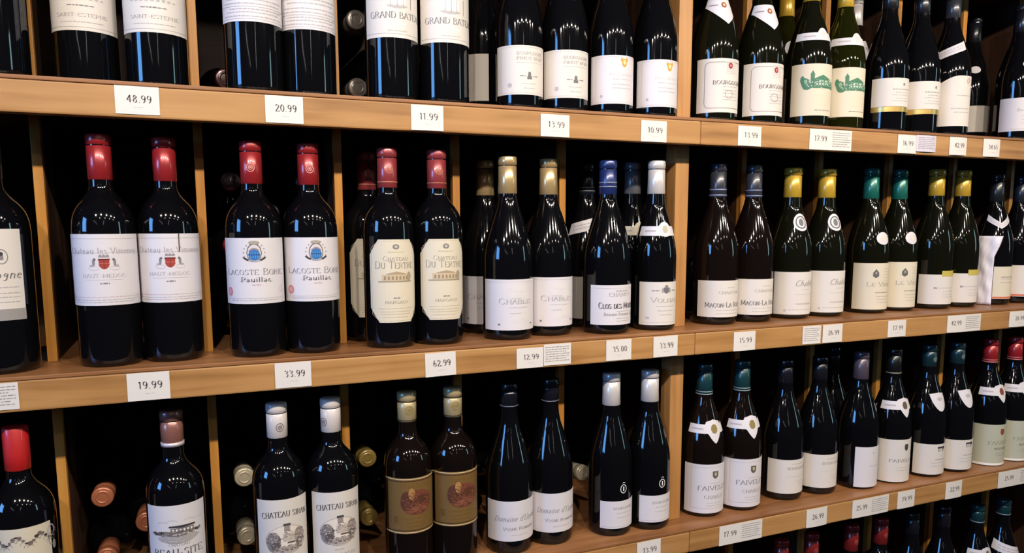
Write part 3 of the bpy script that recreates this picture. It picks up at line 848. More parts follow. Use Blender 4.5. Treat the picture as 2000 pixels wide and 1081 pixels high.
def pr_chablis(p, H, r):
    p.text('lettering', 'Chablis', -2 * m_, H * 0.52, 8.6 * m_, (142, 138, 142), width=56 * m_, bold=0.85, sc=True)
    for k, (cu, cv, ru, rv) in enumerate(((4, 82, 16, 5), (14, 66, 10, 7), (-8, 70, 7, 5), (16, 30, 12, 9), (-2, 24, 8, 6))):
        p.ellipse('watermark_print', (214, 210, 212), cu * m_, cv / 100 * H, ru * m_, rv * m_)
    p.lines(-10 * m_, 12 * m_, H * 0.62, 0.9 * m_, LGREY); p.lines(-14 * m_, 18 * m_, H * 0.44, 0.9 * m_, LGREY)
    p.lines(-12 * m_, 14 * m_, H * 0.33, 0.9 * m_, LGREY)
    p.ellipse('stamp', GREY, -30 * m_, 9 * m_, 2.2 * m_, 1.6 * m_)
    p.rect('border', LGREY, -55 * m_, 55 * m_, H - 4 * m_, H - 3.6 * m_)
    p.lines(24 * m_, 30 * m_, 9 * m_, 1.6 * m_, GREY)
def pr_clos(p, H, r):
    p.lines(-6 * m_, 18 * m_, H - 12 * m_, 1.2 * m_, GREY)
    p.text('lettering', 'CHAMPY', 4 * m_, H - 22 * m_, 6 * m_, (130, 126, 132), width=42 * m_, bold=0.8)
    p.text('lettering', 'Clos des Mouches', 7 * m_, H - 46 * m_, 10 * m_, (84, 80, 88), width=82 * m_, bold=1.15, sc=True)
    p.text('lettering', 'Beaune Premier Cru', 6 * m_, H - 60 * m_, 5 * m_, GREY, width=62 * m_, bold=1.2)
    p.rect('border', LGREY, -44 * m_, 44 * m_, H - 6.5 * m_, H - 6.1 * m_)
    for k, v in enumerate((52, 66, 71)):
        p.lines(-4 * m_, 26 * m_, H - v * m_, 1 * m_, LGREY, seed=k)
def pr_volnay(p, H, r):
    p.shield('crest', (112, 108, 116), 0, H - 17 * m_, 11 * m_, 12 * m_)
    p.ellipse('crest', (132, 128, 132), 0, H - 9 * m_, 3.5 * m_, 3 * m_)
    for s in (-1, 1):
        p.ellipse('crest', (160, 154, 150), 7 * s * m_, H - 17 * m_, 1.8 * m_, 5 * m_)
    p.lines(-26 * m_, -12 * m_, H - 18 * m_, 1.4 * m_, GREY); p.lines(12 * m_, 26 * m_, H - 18 * m_, 1.4 * m_, GREY)
    p.text('lettering', 'Volnay', 0, H - 41 * m_, 8.6 * m_, (142, 136, 134), width=54 * m_, bold=0.8, sc=True)
    for k, v in enumerate((49, 58, 66)):
        p.lines((-18 + 3 * k) * m_, (18 - 3 * k) * m_, H - v * m_, 1.2 * m_, LGREY, seed=k)
    p.shape('stamp', LGREY, -36 * m_, -29 * m_, lambda u: 16 * m_, lambda u: 12 * m_ + abs(u + 32 * m_) * 0.5)
    p.rect('border', LGREY, -46 * m_, 46 * m_, 5 * m_, 5.4 * m_)
def pr_macon(p, H, r):
    p.text('lettering', 'CHANSON', 2 * m_, H - 24 * m_, 5 * m_, (140, 134, 138), width=44 * m_, bold=0.9)
    p.text('lettering', 'Macon-La Roche', -2 * m_, H - 48 * m_, 9 * m_, (106, 102, 108), width=84 * m_, bold=1.05, sc=True)
    p.lines(-4 * m_, 14 * m_, H - 13 * m_, 1.2 * m_, LGREY)
    for k, v in enumerate((54, 60)):
        p.lines(-24 * m_, 26 * m_, H - v * m_, 0.9 * m_, LGREY, seed=k)
def pr_scriptc(p, H, r):
    p.text('lettering', 'Chablis', 4 * m_, H - 27 * m_, 11 * m_, (140, 134, 138), width=46 * m_, slant=0.45, bold=0.8)
    p.lines(-4 * m_, 18 * m_, H - 34 * m_, 0.9 * m_, LGREY); p.rect('border', LGREY, -18 * m_, 26 * m_, H - 43 * m_, H - 42.6 * m_)
    p.lines(-16 * m_, 22 * m_, H - 62 * m_, 2.4 * m_, LGREY)
    p.lines(-30 * m_, 24 * m_, 9 * m_, 0.9 * m_, LGREY)
    p.ellipse('stamp', LGREY, -36 * m_, 8 * m_, 2.4 * m_, 2 * m_)
def pr_vieux(p, H, r):
    p.shape('crest', (96, 96, 92), -22 * m_, -10 * m_, lambda u: H - 12 * m_ - abs(u + 16 * m_) * 1.2, lambda u: H - 30 * m_ + abs(u + 16 * m_) * 0.6)
    p.ellipse('crest', (150, 148, 140), -16 * m_, H - 20 * m_, 2.2 * m_, 3 * m_, lay=2)
    p.text('lettering', 'Le Vieux', -2 * m_, H - 47 * m_, 8.4 * m_, (138, 132, 130), width=62 * m_, bold=0.85, sc=True)
    for k, v in enumerate((60, 68, 74, 80)):
        p.lines((-16 + 2 * k) * m_, 22 * m_, H - v * m_, 1.2 * m_, GREY if k == 0 else LGREY, seed=k)
    for k in range(5):
        p.lines(2 * m_, 24 * m_, H - (12 + 6 * k) * m_, 0.9 * m_, LGREY, seed=k + 5)
def pr_yellowtab(p, H, r):
    p.lines(-30 * m_, -24 * m_, H - 30 * m_, 3 * m_, GREY)
    p.lines(-22 * m_, 24 * m_, H - 29 * m_, 1.2 * m_, LGREY)
    for k, v in enumerate((36, 43, 48)):
        p.lines(-12 * m_, 24 * m_, H - v * m_, 0.9 * m_, LGREY, seed=k)
def pr_orange(p, H, r):
    p.rect('border', (206, 110, 84), -52 * m_, 52 * m_, 1 * m_, 5 * m_)
    for k, v in enumerate((24, 28, 36)):
        p.lines(-18 * m_, 20 * m_, H - v * m_, 1.4 * m_, GREY if k == 0 else LGREY, seed=k)
def pr_floral(p, H, r):
    rnd = random.Random(4)
    for k in range(26):
        u = (-46 + 3.7 * k) * m_; v = H - (16 + 5 * math.sin(k * 0.9)) * m_
        p.ellipse('illustration', SEPIA if k % 3 else DARK, u, v, rnd.uniform(1.2, 3.2) * m_, rnd.uniform(1, 3) * m_, n=6)
        p.ring('illustration', GREY, u, v - 5 * m_, 3.4 * m_, 3 * m_, 0.5 * m_, n=8, a0=0, a1=200)
    for s in (-1, 1):
        p.ring('illustration', LGREY, 40 * s * m_, H - 13 * m_, 6 * m_, 8 * m_, 1.6 * m_, n=14)
        p.ring('illustration', GREY, 40 * s * m_, H - 24 * m_, 5 * m_, 9 * m_, 0.8 * m_, n=10)
        p.ellipse('illustration', (150, 148, 140), 44 * s * m_, H - 33 * m_, 3 * m_, 6 * m_)
def pr_beausite(p, H, r):
    rnd = random.Random(9)
    b = H - 38 * m_
    for k in range(22):
        u = (-32 + 3 * k) * m_
        p.ellipse('illustration', DARK if k in (1, 2, 4, 19, 20) else SEPIA, u, b + rnd.uniform(-1, 1) * m_, 1.9 * m_, rnd.uniform(1.2, 3.0) * m_, n=6)
    p.rect('illustration', (120, 112, 112), -8 * m_, 22 * m_, b, b + 6 * m_)
    p.shape('illustration', DARK, -10 * m_, 24 * m_, lambda u: b + 9.5 * m_, lambda u: b + 6 * m_ + 0.06 * abs(u - 7 * m_))
    for k in range(6):
        p.rect('illustration', WHITE, (-6 + 4.7 * k) * m_, (-3.6 + 4.7 * k) * m_, b + 1 * m_, b + 4.5 * m_, lay=2)
    for u, v in ((-18, 13), (-6, 15), (16, 15), (30, 14)):
        p.ring('illustration', LGREY, u * m_, b + v * m_, 7 * m_, 2.6 * m_, 0.5 * m_, n=10, a0=0, a1=180)
    for k in range(6):
        p.ring('illustration', (150, 146, 146), 2 * m_, b - 2 * m_, (30 - 2.5 * k) * m_, (14 - 2 * k) * m_, 1.3 * m_, n=14, a0=200, a1=340)
    p.stipple('illustration', ((92, 86, 88), (150, 144, 142), (120, 112, 112)), 2 * m_, b - 1 * m_, 32 * m_, 4 * m_, 110, 0.9 * m_, 3, 6)
    p.text('lettering', 'CHATEAU', 2 * m_, H - 57 * m_, 3.4 * m_, GREY, width=26 * m_)
    p.text('lettering', 'BEAU-SITE', 1 * m_, H - 71 * m_, 9.5 * m_, (74, 70, 74), width=66 * m_, bold=1.0)
    p.text('lettering', 'SAINT-ESTEPHE', 0, H - 84 * m_, 4 * m_, GREY, width=46 * m_)
def pr_siran(p, H, r):
    p.text('lettering', 'CHATEAU SIRAN', 2 * m_, H - 25 * m_, 8.0 * m_, (76, 70, 72), width=68 * m_, bold=1.05, arch=2.2)
    c, v = 2 * m_, H - 60 * m_
    p.ellipse('illustration', (226, 216, 206), c, v, 29 * m_, 21 * m_)
    p.ellipse('illustration', (134, 126, 126), c - 18 * m_, v - 2 * m_, 10 * m_, 15 * m_, lay=2)
    p.ellipse('illustration', (100, 92, 94), c - 16 * m_, v - 7 * m_, 6 * m_, 8 * m_, lay=3)
    p.ellipse('illustration', (160, 148, 144), c + 19 * m_, v + 3 * m_, 8.5 * m_, 13 * m_, lay=2)
    p.ellipse('illustration', (110, 102, 102), c + 20 * m_, v - 4 * m_, 6 * m_, 5 * m_, lay=3)
    p.shape('illustration', (176, 166, 160), c - 22 * m_, c + 24 * m_, lambda u: v - 9 * m_, lambda u: v - 20 * m_ * math.sqrt(max(0, 1 - ((u - c) / (29 * m_)) ** 2)), lay=2)
    p.rect('illustration', (200, 188, 180), c - 5 * m_, c + 10 * m_, v - 2 * m_, v + 10 * m_, lay=2)
    p.rect('illustration', (84, 76, 78), c + 1 * m_, c + 20 * m_, v - 5 * m_, v - 3 * m_, lay=4)
    for k in range(9):
        p.ellipse('illustration', (128, 118, 116), c + (-6 + 3.4 * k) * m_, v - (12 + (k % 3)) * m_, 1.5 * m_, 1.3 * m_, lay=4, n=5)
    p.rect('illustration', (74, 68, 70), c - 4 * m_, c + 6 * m_, v + 21.5 * m_, v + 24.5 * m_, lay=3)
    p.rect('illustration', (150, 140, 138), c - 3 * m_, c + 5 * m_, v + 13 * m_, v + 21 * m_, lay=2)
    S_ = ((92, 84, 86), (196, 186, 178), (140, 130, 128))
    p.stipple('illustration', S_, c - 18 * m_, v - 2 * m_, 10 * m_, 15 * m_, 70, 0.9 * m_, 5, 1)
    p.stipple('illustration', S_, c + 19 * m_, v + 2 * m_, 8.5 * m_, 13 * m_, 60, 0.9 * m_, 5, 2)
    p.stipple('illustration', S_, c + 2 * m_, v - 12 * m_, 20 * m_, 5 * m_, 70, 0.8 * m_, 5, 3)
    p.stipple('illustration', ((150, 140, 136), (206, 196, 188)), c + 2 * m_, v + 6 * m_, 9 * m_, 9 * m_, 50, 0.8 * m_, 5, 4)
    p.ring('illustration', (140, 130, 128), c, v, 29.5 * m_, 21.5 * m_, 0.7 * m_, n=36)
    p.lines(-6 * m_, 8 * m_, H - 88 * m_, 1.6 * m_, LGREY)
    p.text('lettering', 'MARGAUX', 2 * m_, H - 98 * m_, 5 * m_, (110, 104, 106), width=48 * m_, bold=0.9)
def pr_oval_tan(p, H, r):
    D_ = (88, 52, 40)
    for v in (4.5, H / m_ - 5.5):
        p.rect('border', (72, 44, 26), -52 * m_, 52 * m_, v * m_, (v + 1.4) * m_)
    for v in (1.2, H / m_ - 2.4):
        p.rect('border', (202, 182, 140), -52 * m_, 52 * m_, v * m_, (v + 1.6) * m_)
    c, v = 4 * m_, H * 0.56
    p.ellipse('illustration', (116, 66, 50), c, v, 27 * m_, 20 * m_)
    p.ellipse('illustration', D_, c - 17 * m_, v + 3 * m_, 9 * m_, 15 * m_, lay=2)
    p.ellipse('illustration', (166, 122, 74), c - 9 * m_, v + 14 * m_, 5 * m_, 9 * m_, lay=3)
    p.ellipse('illustration', (128, 78, 58), c, v - 12 * m_, 18 * m_, 5 * m_, lay=2)
    p.rect('illustration', D_, c - 4 * m_, c + 16 * m_, v - 1 * m_, v + 6 * m_, lay=2)
    p.shape('illustration', D_, c - 6 * m_, c + 18 * m_, lambda u: v + 12 * m_ - abs(u - c - 6 * m_) * 0.4, lambda u: v + 6 * m_, lay=2)
    p.stipple('illustration', ((88, 52, 40), (134, 84, 60), (104, 60, 46)), c, v, 24 * m_, 17 * m_, 150, 1.0 * m_, 5, 5)
    p.text('lettering', 'CHATEAU', 2 * m_, H - 15 * m_, 5 * m_, (124, 84, 44), width=48 * m_)
    for k, vv in enumerate((24, 17, 11)):
        p.lines((-22 + 4 * k) * m_, (22 - 4 * k) * m_, vv * m_, 1.4 * m_, (116, 82, 44), seed=k)
    p.shield('stamp', (104, 74, 40), -30 * m_, 22 * m_, 8 * m_, 12 * m_)
def pr_vosne(p, H, r):
    p.text('lettering', "Domaine d'Eugenie", 2 * m_, H - 34 * m_, 9.0 * m_, (148, 142, 150), width=86 * m_, slant=0.35, bold=0.75)
    p.text('lettering', 'Vosne Romanee', 4 * m_, H - 49 * m_, 5.2 * m_, (120, 114, 120), width=60 * m_, bold=0.95, sc=True)
    p.lines(-12 * m_, 20 * m_, H - 58 * m_, 0.9 * m_, LGREY)
def pr_small(p, H, r):
    p.text('lettering', 'BOURGOGNE', 6 * m_, H - 15 * m_, 4.2 * m_, (140, 136, 140), width=40 * m_)
    p.lines(-8 * m_, 22 * m_, H - 22 * m_, 0.9 * m_, LGREY); p.lines(-8 * m_, 20 * m_, H - 30 * m_, 0.9 * m_, LGREY)
    p.rect('border', LGREY, -36 * m_, 36 * m_, 3 * m_, 3.4 * m_)
def pr_faiveley(p, H, r, col=(110, 106, 114), crest=(92, 88, 84), sub='CHABLIS', frame=True):
    p.shield('crest', crest, 0, H - 20 * m_, 12 * m_, 14 * m_)
    p.shield('crest', (186, 176, 140), 0, H - 19 * m_, 5 * m_, 7 * m_, lay=2)
    p.lines(-10 * m_, 12 * m_, H - 36 * m_, 0.9 * m_, LGREY)
    p.text('lettering', 'FAIVELEY', 0, H - 49 * m_, 8.4 * m_, col, width=66 * m_, bold=0.95)
    p.text('lettering', sub, 0, H - 65 * m_, 6.0 * m_, col, width=42 * m_, bold=0.8)
    for k, v in enumerate((74, 79)):
        p.lines(-16 * m_, 16 * m_, H - v * m_, 0.8 * m_, LGREY, seed=k)
    if frame:
        p.frame('border', LGREY, -46 * m_, 46 * m_, 9 * m_, H - 5 * m_, 0.5 * m_)
def pr_faiveley_red(p, H, r):
    p.shield('crest', (136, 70, 50), 0, H - 17 * m_, 11 * m_, 14 * m_)
    p.text('lettering', 'FAIVELEY', 0, H - 45 * m_, 7.6 * m_, (132, 134, 112), width=62 * m_, bold=0.95)
    p.text('lettering', 'MERCUREY', 0, H - 57 * m_, 4.6 * m_, (96, 98, 84), width=36 * m_)
    for k, v in enumerate((66, 71)):
        p.lines(-14 * m_, 16 * m_, H - v * m_, 0.9 * m_, (150, 152, 132), seed=k)
    p.rect('border', (232, 232, 228), -60 * m_, 60 * m_, 0, 5 * m_)
def pr_faiveley_black(p, H, r):
    p.shield('crest', (70, 66, 70), 2 * m_, H - 17 * m_, 10 * m_, 14 * m_)
    p.text('lettering', 'FAIVELEY', -4 * m_, H - 48 * m_, 6.2 * m_, (100, 94, 100), width=60 * m_, bold=1.1)
    for k, v in enumerate((60, 66)):
        p.lines(-18 * m_, 16 * m_, H - v * m_, 0.9 * m_, LGREY, seed=k)
def pr_bourg_text(p, H, r):
    p.text('lettering', 'BOURGOGNE', 6 * m_, H - 20 * m_, 5.4 * m_, (136, 130, 136), width=50 * m_, bold=0.9)
    p.lines(-10 * m_, 20 * m_, H - 9 * m_, 1.2 * m_, LGREY); p.rect('border', LGREY, -22 * m_, 30 * m_, H - 34 * m_, H - 33.7 * m_)
    p.lines(0, 24 * m_, H - 44 * m_, 0.9 * m_, LGREY); p.lines(6 * m_, 22 * m_, H - 50 * m_, 0.9 * m_, LGREY)
def pr_mark(p, H, r):
    p.lines(0, 6 * m_, H - 14 * m_, 4 * m_, LGREY); p.lines(-8 * m_, 16 * m_, H - 40 * m_, 1.2 * m_, LGREY)
def pr_horse(p, H, r):
    D_ = (52, 50, 56)
    p.rect('emblem', D_, -8 * m_, 8 * m_, H - 9 * m_, H - 5.5 * m_)
    p.ellipse('emblem', D_, 9 * m_, H - 8 * m_, 3 * m_, 3.5 * m_)
    for u in (-7, -3, 4, 7):
        p.rect('emblem', D_, u * m_, (u + 1.2) * m_, H - 16 * m_, H - 9 * m_)
    p.lines(-12 * m_, 20 * m_, H - 34 * m_, 1.3 * m_, GREY)
    for k, v in enumerate((41, 48)):
        p.lines(-20 * m_, 22 * m_, H - v * m_, 0.9 * m_, LGREY, seed=k)

def emblem_ring(zc):
    def f(root, prof):
        rr = rad_at(prof, zc) + 0.0005
        pr = Print(lambda u, v, lay: ((rr + 0.0002 * lay) * math.sin(u / rr), -(rr + 0.0002 * lay) * math.cos(u / rr), v))
        pr.ring('glass_emblem', WHITE, 4 * m_, zc, 6.5 * m_, 8 * m_, 1.3 * m_, n=26)
        pr.rect('glass_emblem', WHITE, 3 * m_, 5.4 * m_, zc - 4 * m_, zc + 4 * m_)
        pr.ring('glass_emblem', WHITE, 4.5 * m_, zc + 9 * m_, 3 * m_, 3 * m_, 1.0 * m_, n=10, a0=20, a1=160)
        pr.build(root)
    return f
def collar_label(zc, drop, cm):
    """wide paper collar that dips to a point at the front"""
    def f(root, prof):
        def top(x): return zc + 0.010
        def bot(x):
            q = min(1.0, abs(x) / 85.0)
            return zc - 0.006 - drop * (1 - q) ** 1.3
        def pr(p):
            k = math.degrees(1 / rad_at(prof, zc))
            p.ellipse('neck_emblem', cm, -6, zc - 0.002, 5 * m_ * k, 5 * m_, n=8)
            p.ellipse('neck_emblem', (222, 190, 150), -6, zc - 0.002, 2.4 * m_ * k, 2.4 * m_, lay=2, n=6)
            p.rect('small_print', GREY, -70, -32, zc - 0.0035, zc - 0.0018)
        neck_paper(root, prof, -88, 88, top, bot, 'white', pr, na=36)
    return f
def sleeve(root, prof):
    """crumpled white paper strip hanging over the left of the bottle"""
    rnd = random.Random(3)
    V = []; F = []
    na, nz = 16, 26
    for side in (0, 1):
        for i in range(na + 1):
            for k in range(nz + 1):
                t = k / nz
                a = -112 + (62 + 22 * max(0, t - 0.7) / 0.3) * i / na
                z = 0.0015 + 0.152 * t
                wob = 0.0010 * math.sin(i * 0.9 + k * 0.35) + 0.0007 * math.sin(k * 1.1 + i * 0.5) + 0.0004 * math.sin(i * 2.1 - k * 0.7)
                rr = rad_at(prof, max(z, 0.02)) + 0.0055 + wob - (0.0008 if side else 0)
                V.append((rr * math.sin(R(a)), -rr * math.cos(R(a)), z))
    n1 = (na + 1) * (nz + 1)
    st = nz + 1
    for i in range(na):
        for k in range(nz):
            p = i * st + k
            F.append((p, p + st, p + st + 1, p + 1))
            F.append((n1 + p, n1 + p + 1, n1 + p + st + 1, n1 + p + st))
    edge = [i * st for i in range(na + 1)] + [na * st + k for k in range(1, nz + 1)] + [i * st + nz for i in range(na - 1, -1, -1)] + [k for k in range(nz - 1, 0, -1)]
    for q in range(len(edge)):
        a, b_ = edge[q], edge[(q + 1) % len(edge)]
        F.append((b_, a, n1 + a, n1 + b_))
    mesh_obj('paper_sleeve', V, F, mat('crumpled_white_paper', (226, 222, 234), rough=0.45, spec=0.4), root, True)
def sleeve_and_chevron(root, prof):
    neck_slant(0.176, 0.013, -88, 30, 0.00032, v=True)(root, prof)
    sleeve(root, prof)

# --- colours of capsules
C_RED = (152, 36, 40); C_ROSE = (148, 58, 62); C_BRIGHT = (186, 26, 26); C_GOLD = (206, 176, 126); C_NAVY = (34, 50, 104)
C_WHITE = (214, 208, 206); C_CREAM = (206, 194, 172); C_SLATE = (54, 55, 64); C_YEL = (198, 160, 52); C_TEAL = (26, 104, 92)
C_BLACK = (24, 25, 34); C_DTEAL = (24, 62, 68); C_PLUM = (84, 74, 88); C_COPPER = (168, 112, 92); C_GREY = (124, 124, 128)

BD = dict(shape='bdx', r=0.038); BU = dict(shape='bur', r=0.0405)
kind('plain_left', **BD, h=0.297, cap=(C_BLACK, 0.058))
kind('estephe', **BD, h=0.297, cap=(C_RED, 0.058), label=(0.070, 0.170, -80, 80, 'warm'), **{'print': pr_estephe})
kind('fine', **BD, h=0.297, cap=(C_RED, 0.058), label=(0.090, 0.178, -82, 82, 'white'), **{'print': pr_fine})
kind('grand', **BD, h=0.297, cap=(C_RED, 0.058), label=(0.087, 0.176, -78, 78, 'warm'), **{'print': pr_grand})
S37 = dict(shape='bur', r=0.0372)
kind('pinot', **S37, h=0.290, cap=(C_BLACK, 0.058), label=(0.022, 0.095, -88, 88, 'warm'), **{'print': pr_pinot},
     neck=neck_oval(0.178, 0.006, 0.006, 0))
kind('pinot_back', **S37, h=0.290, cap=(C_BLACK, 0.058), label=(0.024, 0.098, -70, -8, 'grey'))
kind('goldcrest', **S37, h=0.290, cap=(C_BLACK, 0.058), label=(0.018, 0.094, -86, 86, 'white'), **{'print': pr_goldcrest})
kind('framed', **BU, h=0.292, cap=(C_YEL, 0.058), glass='olive', label=(0.017, 0.108, -84, 84, 'warm'), **{'print': pr_framed}, neck=collar_label(0.203, 0.030, (150, 84, 60)))
kind('greenhouse', **BU, h=0.292, cap=(C_YEL, 0.058), glass='olive', label=(0.023, 0.116, -90, 90, 'cream'), **{'print': pr_chateau_green}, neck=neck_band_medal(0.166, 0.014, 0.171, 0.011, (206, 202, 198), 'round', a=88))
kind('greenhouse_pale', **BU, h=0.292, cap=(C_YEL, 0.058), glass='green', label=(0.026, 0.117, -90, 90, 'cream'), **{'print': pr_chateau_green}, neck=neck_band_medal(0.166, 0.014, 0.171, 0.011, (206, 202, 198), 'round', a=88))
kind('white_back', **BU, h=0.292, cap=(C_YEL, 0.058), glass='green', label=(0.023, 0.108, -85, 85, 'cream'), neck=neck_oval(0.168, 0.011, 0.014, -25))
kind('flute_back', **BU, h=0.292, cap=(C_WHITE, 0.058), glass='brown', neck=neck_leaf(0.178, 0.026, 50, 20))
kind('goldband', **BU, h=0.292, cap=(C_BLACK, 0.050), label=(0.051, 0.105, -86, 86, 'warm'), **{'print': pr_goldband}, strips=[('gold_strip', 0.041, 0.0505, -86, 86, 'gold')])
kind('slanted', **BU, h=0.292, cap=(C_SLATE, 0.050), label=(0.022, 0.122, -90, 60, 'warm', lambda a: 0.122 - 0.022 * max(0.0, (-a - 25) / 65.0) ** 1.6), **{'print': pr_slanted}, neck=neck_slant(0.163, 0.018, -96, 8, 0.00021))
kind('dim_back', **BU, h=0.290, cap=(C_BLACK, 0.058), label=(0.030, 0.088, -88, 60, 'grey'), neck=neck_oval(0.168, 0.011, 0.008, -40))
kind('blueseal', **BU, h=0.292, cap=(C_BLACK, 0.058), label=(0.022, 0.092, -100, 70, 'white'), **{'print': pr_blueseal}, neck=neck_oval(0.163, 0.014, 0.009, -20))
kind('script', shape='bdx', r=0.040, h=0.297, cap=(C_BLACK, 0.058), label=(0.067, 0.178, -52, 52, 'warm'), **{'print': pr_script_left}, strips=[('label_strip', 0.067, 0.081, -52, 52, 'stripe')])
kind('redshield', **BD, h=0.298, cap=(C_RED, 0.058), label=(0.0805, 0.171, -82, 82, 'white'), **{'print': squash(pr_redshield, 139)})
kind('lacoste', **BD, h=0.296, cap=(C_RED, 0.058), seal=(0.036, (222, 160, 150), 0.0052), label=(0.075, 0.1645, -80, 80, 'white'), **{'print': squash(pr_lacoste, 129)})
TCUT = 0.015
def oct_top(a):
    q = abs(a) * math.pi / 180 * 0.038; return 0.1605 - max(0.0, q - (0.040 - TCUT)) * 1.45
def oct_bot(a):
    q = abs(a) * math.pi / 180 * 0.038; return 0.0390 + max(0.0, q - (0.040 - TCUT)) * 1.45
kind('tertre', **BD, h=0.294, cap=(C_ROSE, 0.058), bands=[(0.0505, 0.0493, (206, 140, 110))], seal=(0.032, (190, 120, 96), 0.005), label=(0.039, 0.1605, -60.3, 60.3, 'cream', oct_top, oct_bot), **{'print': squash(pr_tertre, 162)})
kind('chablis', **BU, h=0.288, cap=(C_GOLD, 0.058), cfin=(0.25, 0.55), label=(0.0165, 0.0965, -84, 84, 'white'), **{'print': pr_chablis})
kind('clos', **BU, h=0.287, cap=(C_NAVY, 0.056), bands=[(0.0445, 0.0425, (150, 156, 176)), (0.0375, 0.0358, (150, 156, 176))], label=(0.016, 0.082, -70, 70, 'white'), **{'print': squash(pr_clos, 78)})
kind('clos_back', **BU, h=0.290, cap=((28, 32, 48), 0.056), bands=[(0.0505, 0.0490, (150, 156, 166)), (0.0445, 0.0430, (150, 156, 166))], label=(0.016, 0.090, -70, 70, 'grey'), neck=neck_slant(0.172, 0.020, -70, 58, 0.00012))  # same blue capsule and pale label, darkened in colour for the shade behind
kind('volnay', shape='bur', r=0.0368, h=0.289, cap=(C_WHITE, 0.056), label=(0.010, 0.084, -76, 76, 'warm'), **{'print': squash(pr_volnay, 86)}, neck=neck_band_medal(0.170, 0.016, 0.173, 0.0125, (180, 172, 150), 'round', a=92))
kind('volnay_back', shape='bur', r=0.0368, h=0.292, cap=(C_GREY, 0.056), neck=neck_band_medal(0.170, 0.016, 0.173, 0.0125, (180, 172, 150), 'round', a=92, pap='cream'))  # Volnay type in shade: capsule greyed and neck paper dulled in colour
kind('macon', **BU, h=0.290, cap=(C_SLATE, 0.060), glass='brown', bands=[(0.058, 0.0555, (130, 140, 176)), (0.048, 0.0455, (130, 140, 176))], label=(0.0145, 0.0805, -86, 86, 'warm'), **{'print': pr_macon})
kind('scriptc', **BU, h=0.288, cap=(C_YEL, 0.056), cfin=(0.45, 0.0), rn=0.0156, lip=0.0016, glass='olive', label=(0.009, 0.0905, -84, 84, 'warm'), **{'print': pr_scriptc}, neck=neck_oval(0.1845, 0.0155, 0.0165, -4, (86, 86, 90), (110, 110, 114)))
kind('vieux', **BU, h=0.293, cap=(C_TEAL, 0.061), glass='olive', label=(0.0085, 0.1025, -86, 86, 'cream'), **{'print': pr_vieux}, neck=neck_oval(0.152, 0.0155, 0.0125, -2, None, (214, 206, 190)))
kind('yellowtab', **BU, h=0.296, cap=(C_YEL, 0.056), cfin=(0.35, 0.15), rn=0.0150, lip=0.0012, glass='olive', label=(0.011, 0.074, -86, 86, 'warm'), **{'print': pr_yellowtab}, strips=[('yellow_strip', 0.070, 0.082, -22, 62, (188, 172, 84))])
kind('sleeved', **BU, h=0.291, cap=((30, 34, 38), 0.060), label=(0.014, 0.086, -48, 90, 'cream'), **{'print': pr_orange}, neck=sleeve_and_chevron)
kind('orange', **BU, h=0.288, cap=((36, 40, 52), 0.058), label=(0.016, 0.087, -72, 72, 'warm'), **{'print': pr_orange})
kind('floral', **BD, h=0.288, cap=(C_BRIGHT, 0.056), cfin=(0.5, 0.0), cstyle='plain', label=(0.062, 0.165, -84, 60, 'cream'), **{'print': pr_floral})
kind('beausite', **BD, h=0.289, cap=((146, 98, 88), 0.049), bands=[(0.0495, 0.044, (222, 212, 220))], label=(0.045, 0.165, -66, 66, 'white'), **{'print': pr_beausite})
kind('siran', **BD, h=0.287, cap=((208, 200, 198), 0.050), cfin=(0.45, 0.0), seal=(0.034, (110, 100, 102), 0.0055), seal_u=(0.002,), label=(0.025, 0.154, -62, 62, 'warm'), **{'print': pr_siran})
kind('oval_tan', shape='bdx', r=0.0372, h=0.286, cap=((188, 170, 128), 0.046), cfin=(0.35, 0.3), glass='brown', bands=[(0.0442, 0.0425, (74, 58, 36)), (0.0155, 0.0145, (74, 58, 36))], seal=(0.028, (132, 112, 66), 0.006), label=(0.0705, 0.1585, -70, 70, 'tan'), **{'print': pr_oval_tan})
kind('vosne', shape='bur', r=0.0395, h=0.282, cap=(C_BLACK, 0.038), bands=[(0.0385, 0.0372, (120, 122, 140))], label=(0.0235, 0.0915, -86, 86, 'white'), **{'print': pr_vosne})
kind('smalltag', shape='bur', r=0.0385, h=0.284, cap=(C_WHITE, 0.056), cfin=(0.5, 0.0), rn=0.0150, label=(0.0155, 0.0645, -56, 56, 'white'), **{'print': pr_small}, neck=emblem_ring(0.086))
kind('faiv_white', **BU, h=0.284, cap=(C_DTEAL, 0.056), bands=[(0.0572, 0.0555, (150, 164, 170)), (0.0525, 0.051, (150, 164, 170))], glass='brown', label=(0.0085, 0.1015, -86, 86, 'white'), **{'print': pr_faiveley}, neck=neck_band_medal(0.1665, 0.016, 0.1665, 0.0165, (136, 122, 72), 'shield', a=86))
kind('bourg_text', **BU, h=0.276, cap=(C_BLACK, 0.046), label=(0.015, 0.083, -82, 82, 'warm'), **{'print': pr_bourg_text})
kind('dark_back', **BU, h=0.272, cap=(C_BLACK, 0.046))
kind('plum', **BU, h=0.281, cap=(C_PLUM, 0.056), label=(0.006, 0.090, -52, 78, 'white'), **{'print': pr_mark})
kind('faiv_black', **BU, h=0.281, cap=((22, 24, 26), 0.052), bands=[(0.052, 0.0495, (130, 128, 112))], label=(0.004, 0.0945, -86, 86, 'warm'), **{'print': pr_faiveley_black}, neck=neck_band_medal(0.1655, 0.017, 0.1655, 0.0155, (92, 82, 70), 'shield', a=86))
kind('horse', **BU, h=0.283, cap=((24, 52, 60), 0.046), seal=(0.030, (130, 150, 152), 0.005), label=(0.0075, 0.0735, -80, 80, 'warm'), **{'print': pr_horse}, neck=neck_leaf(0.166, 0.019, 42, -2))
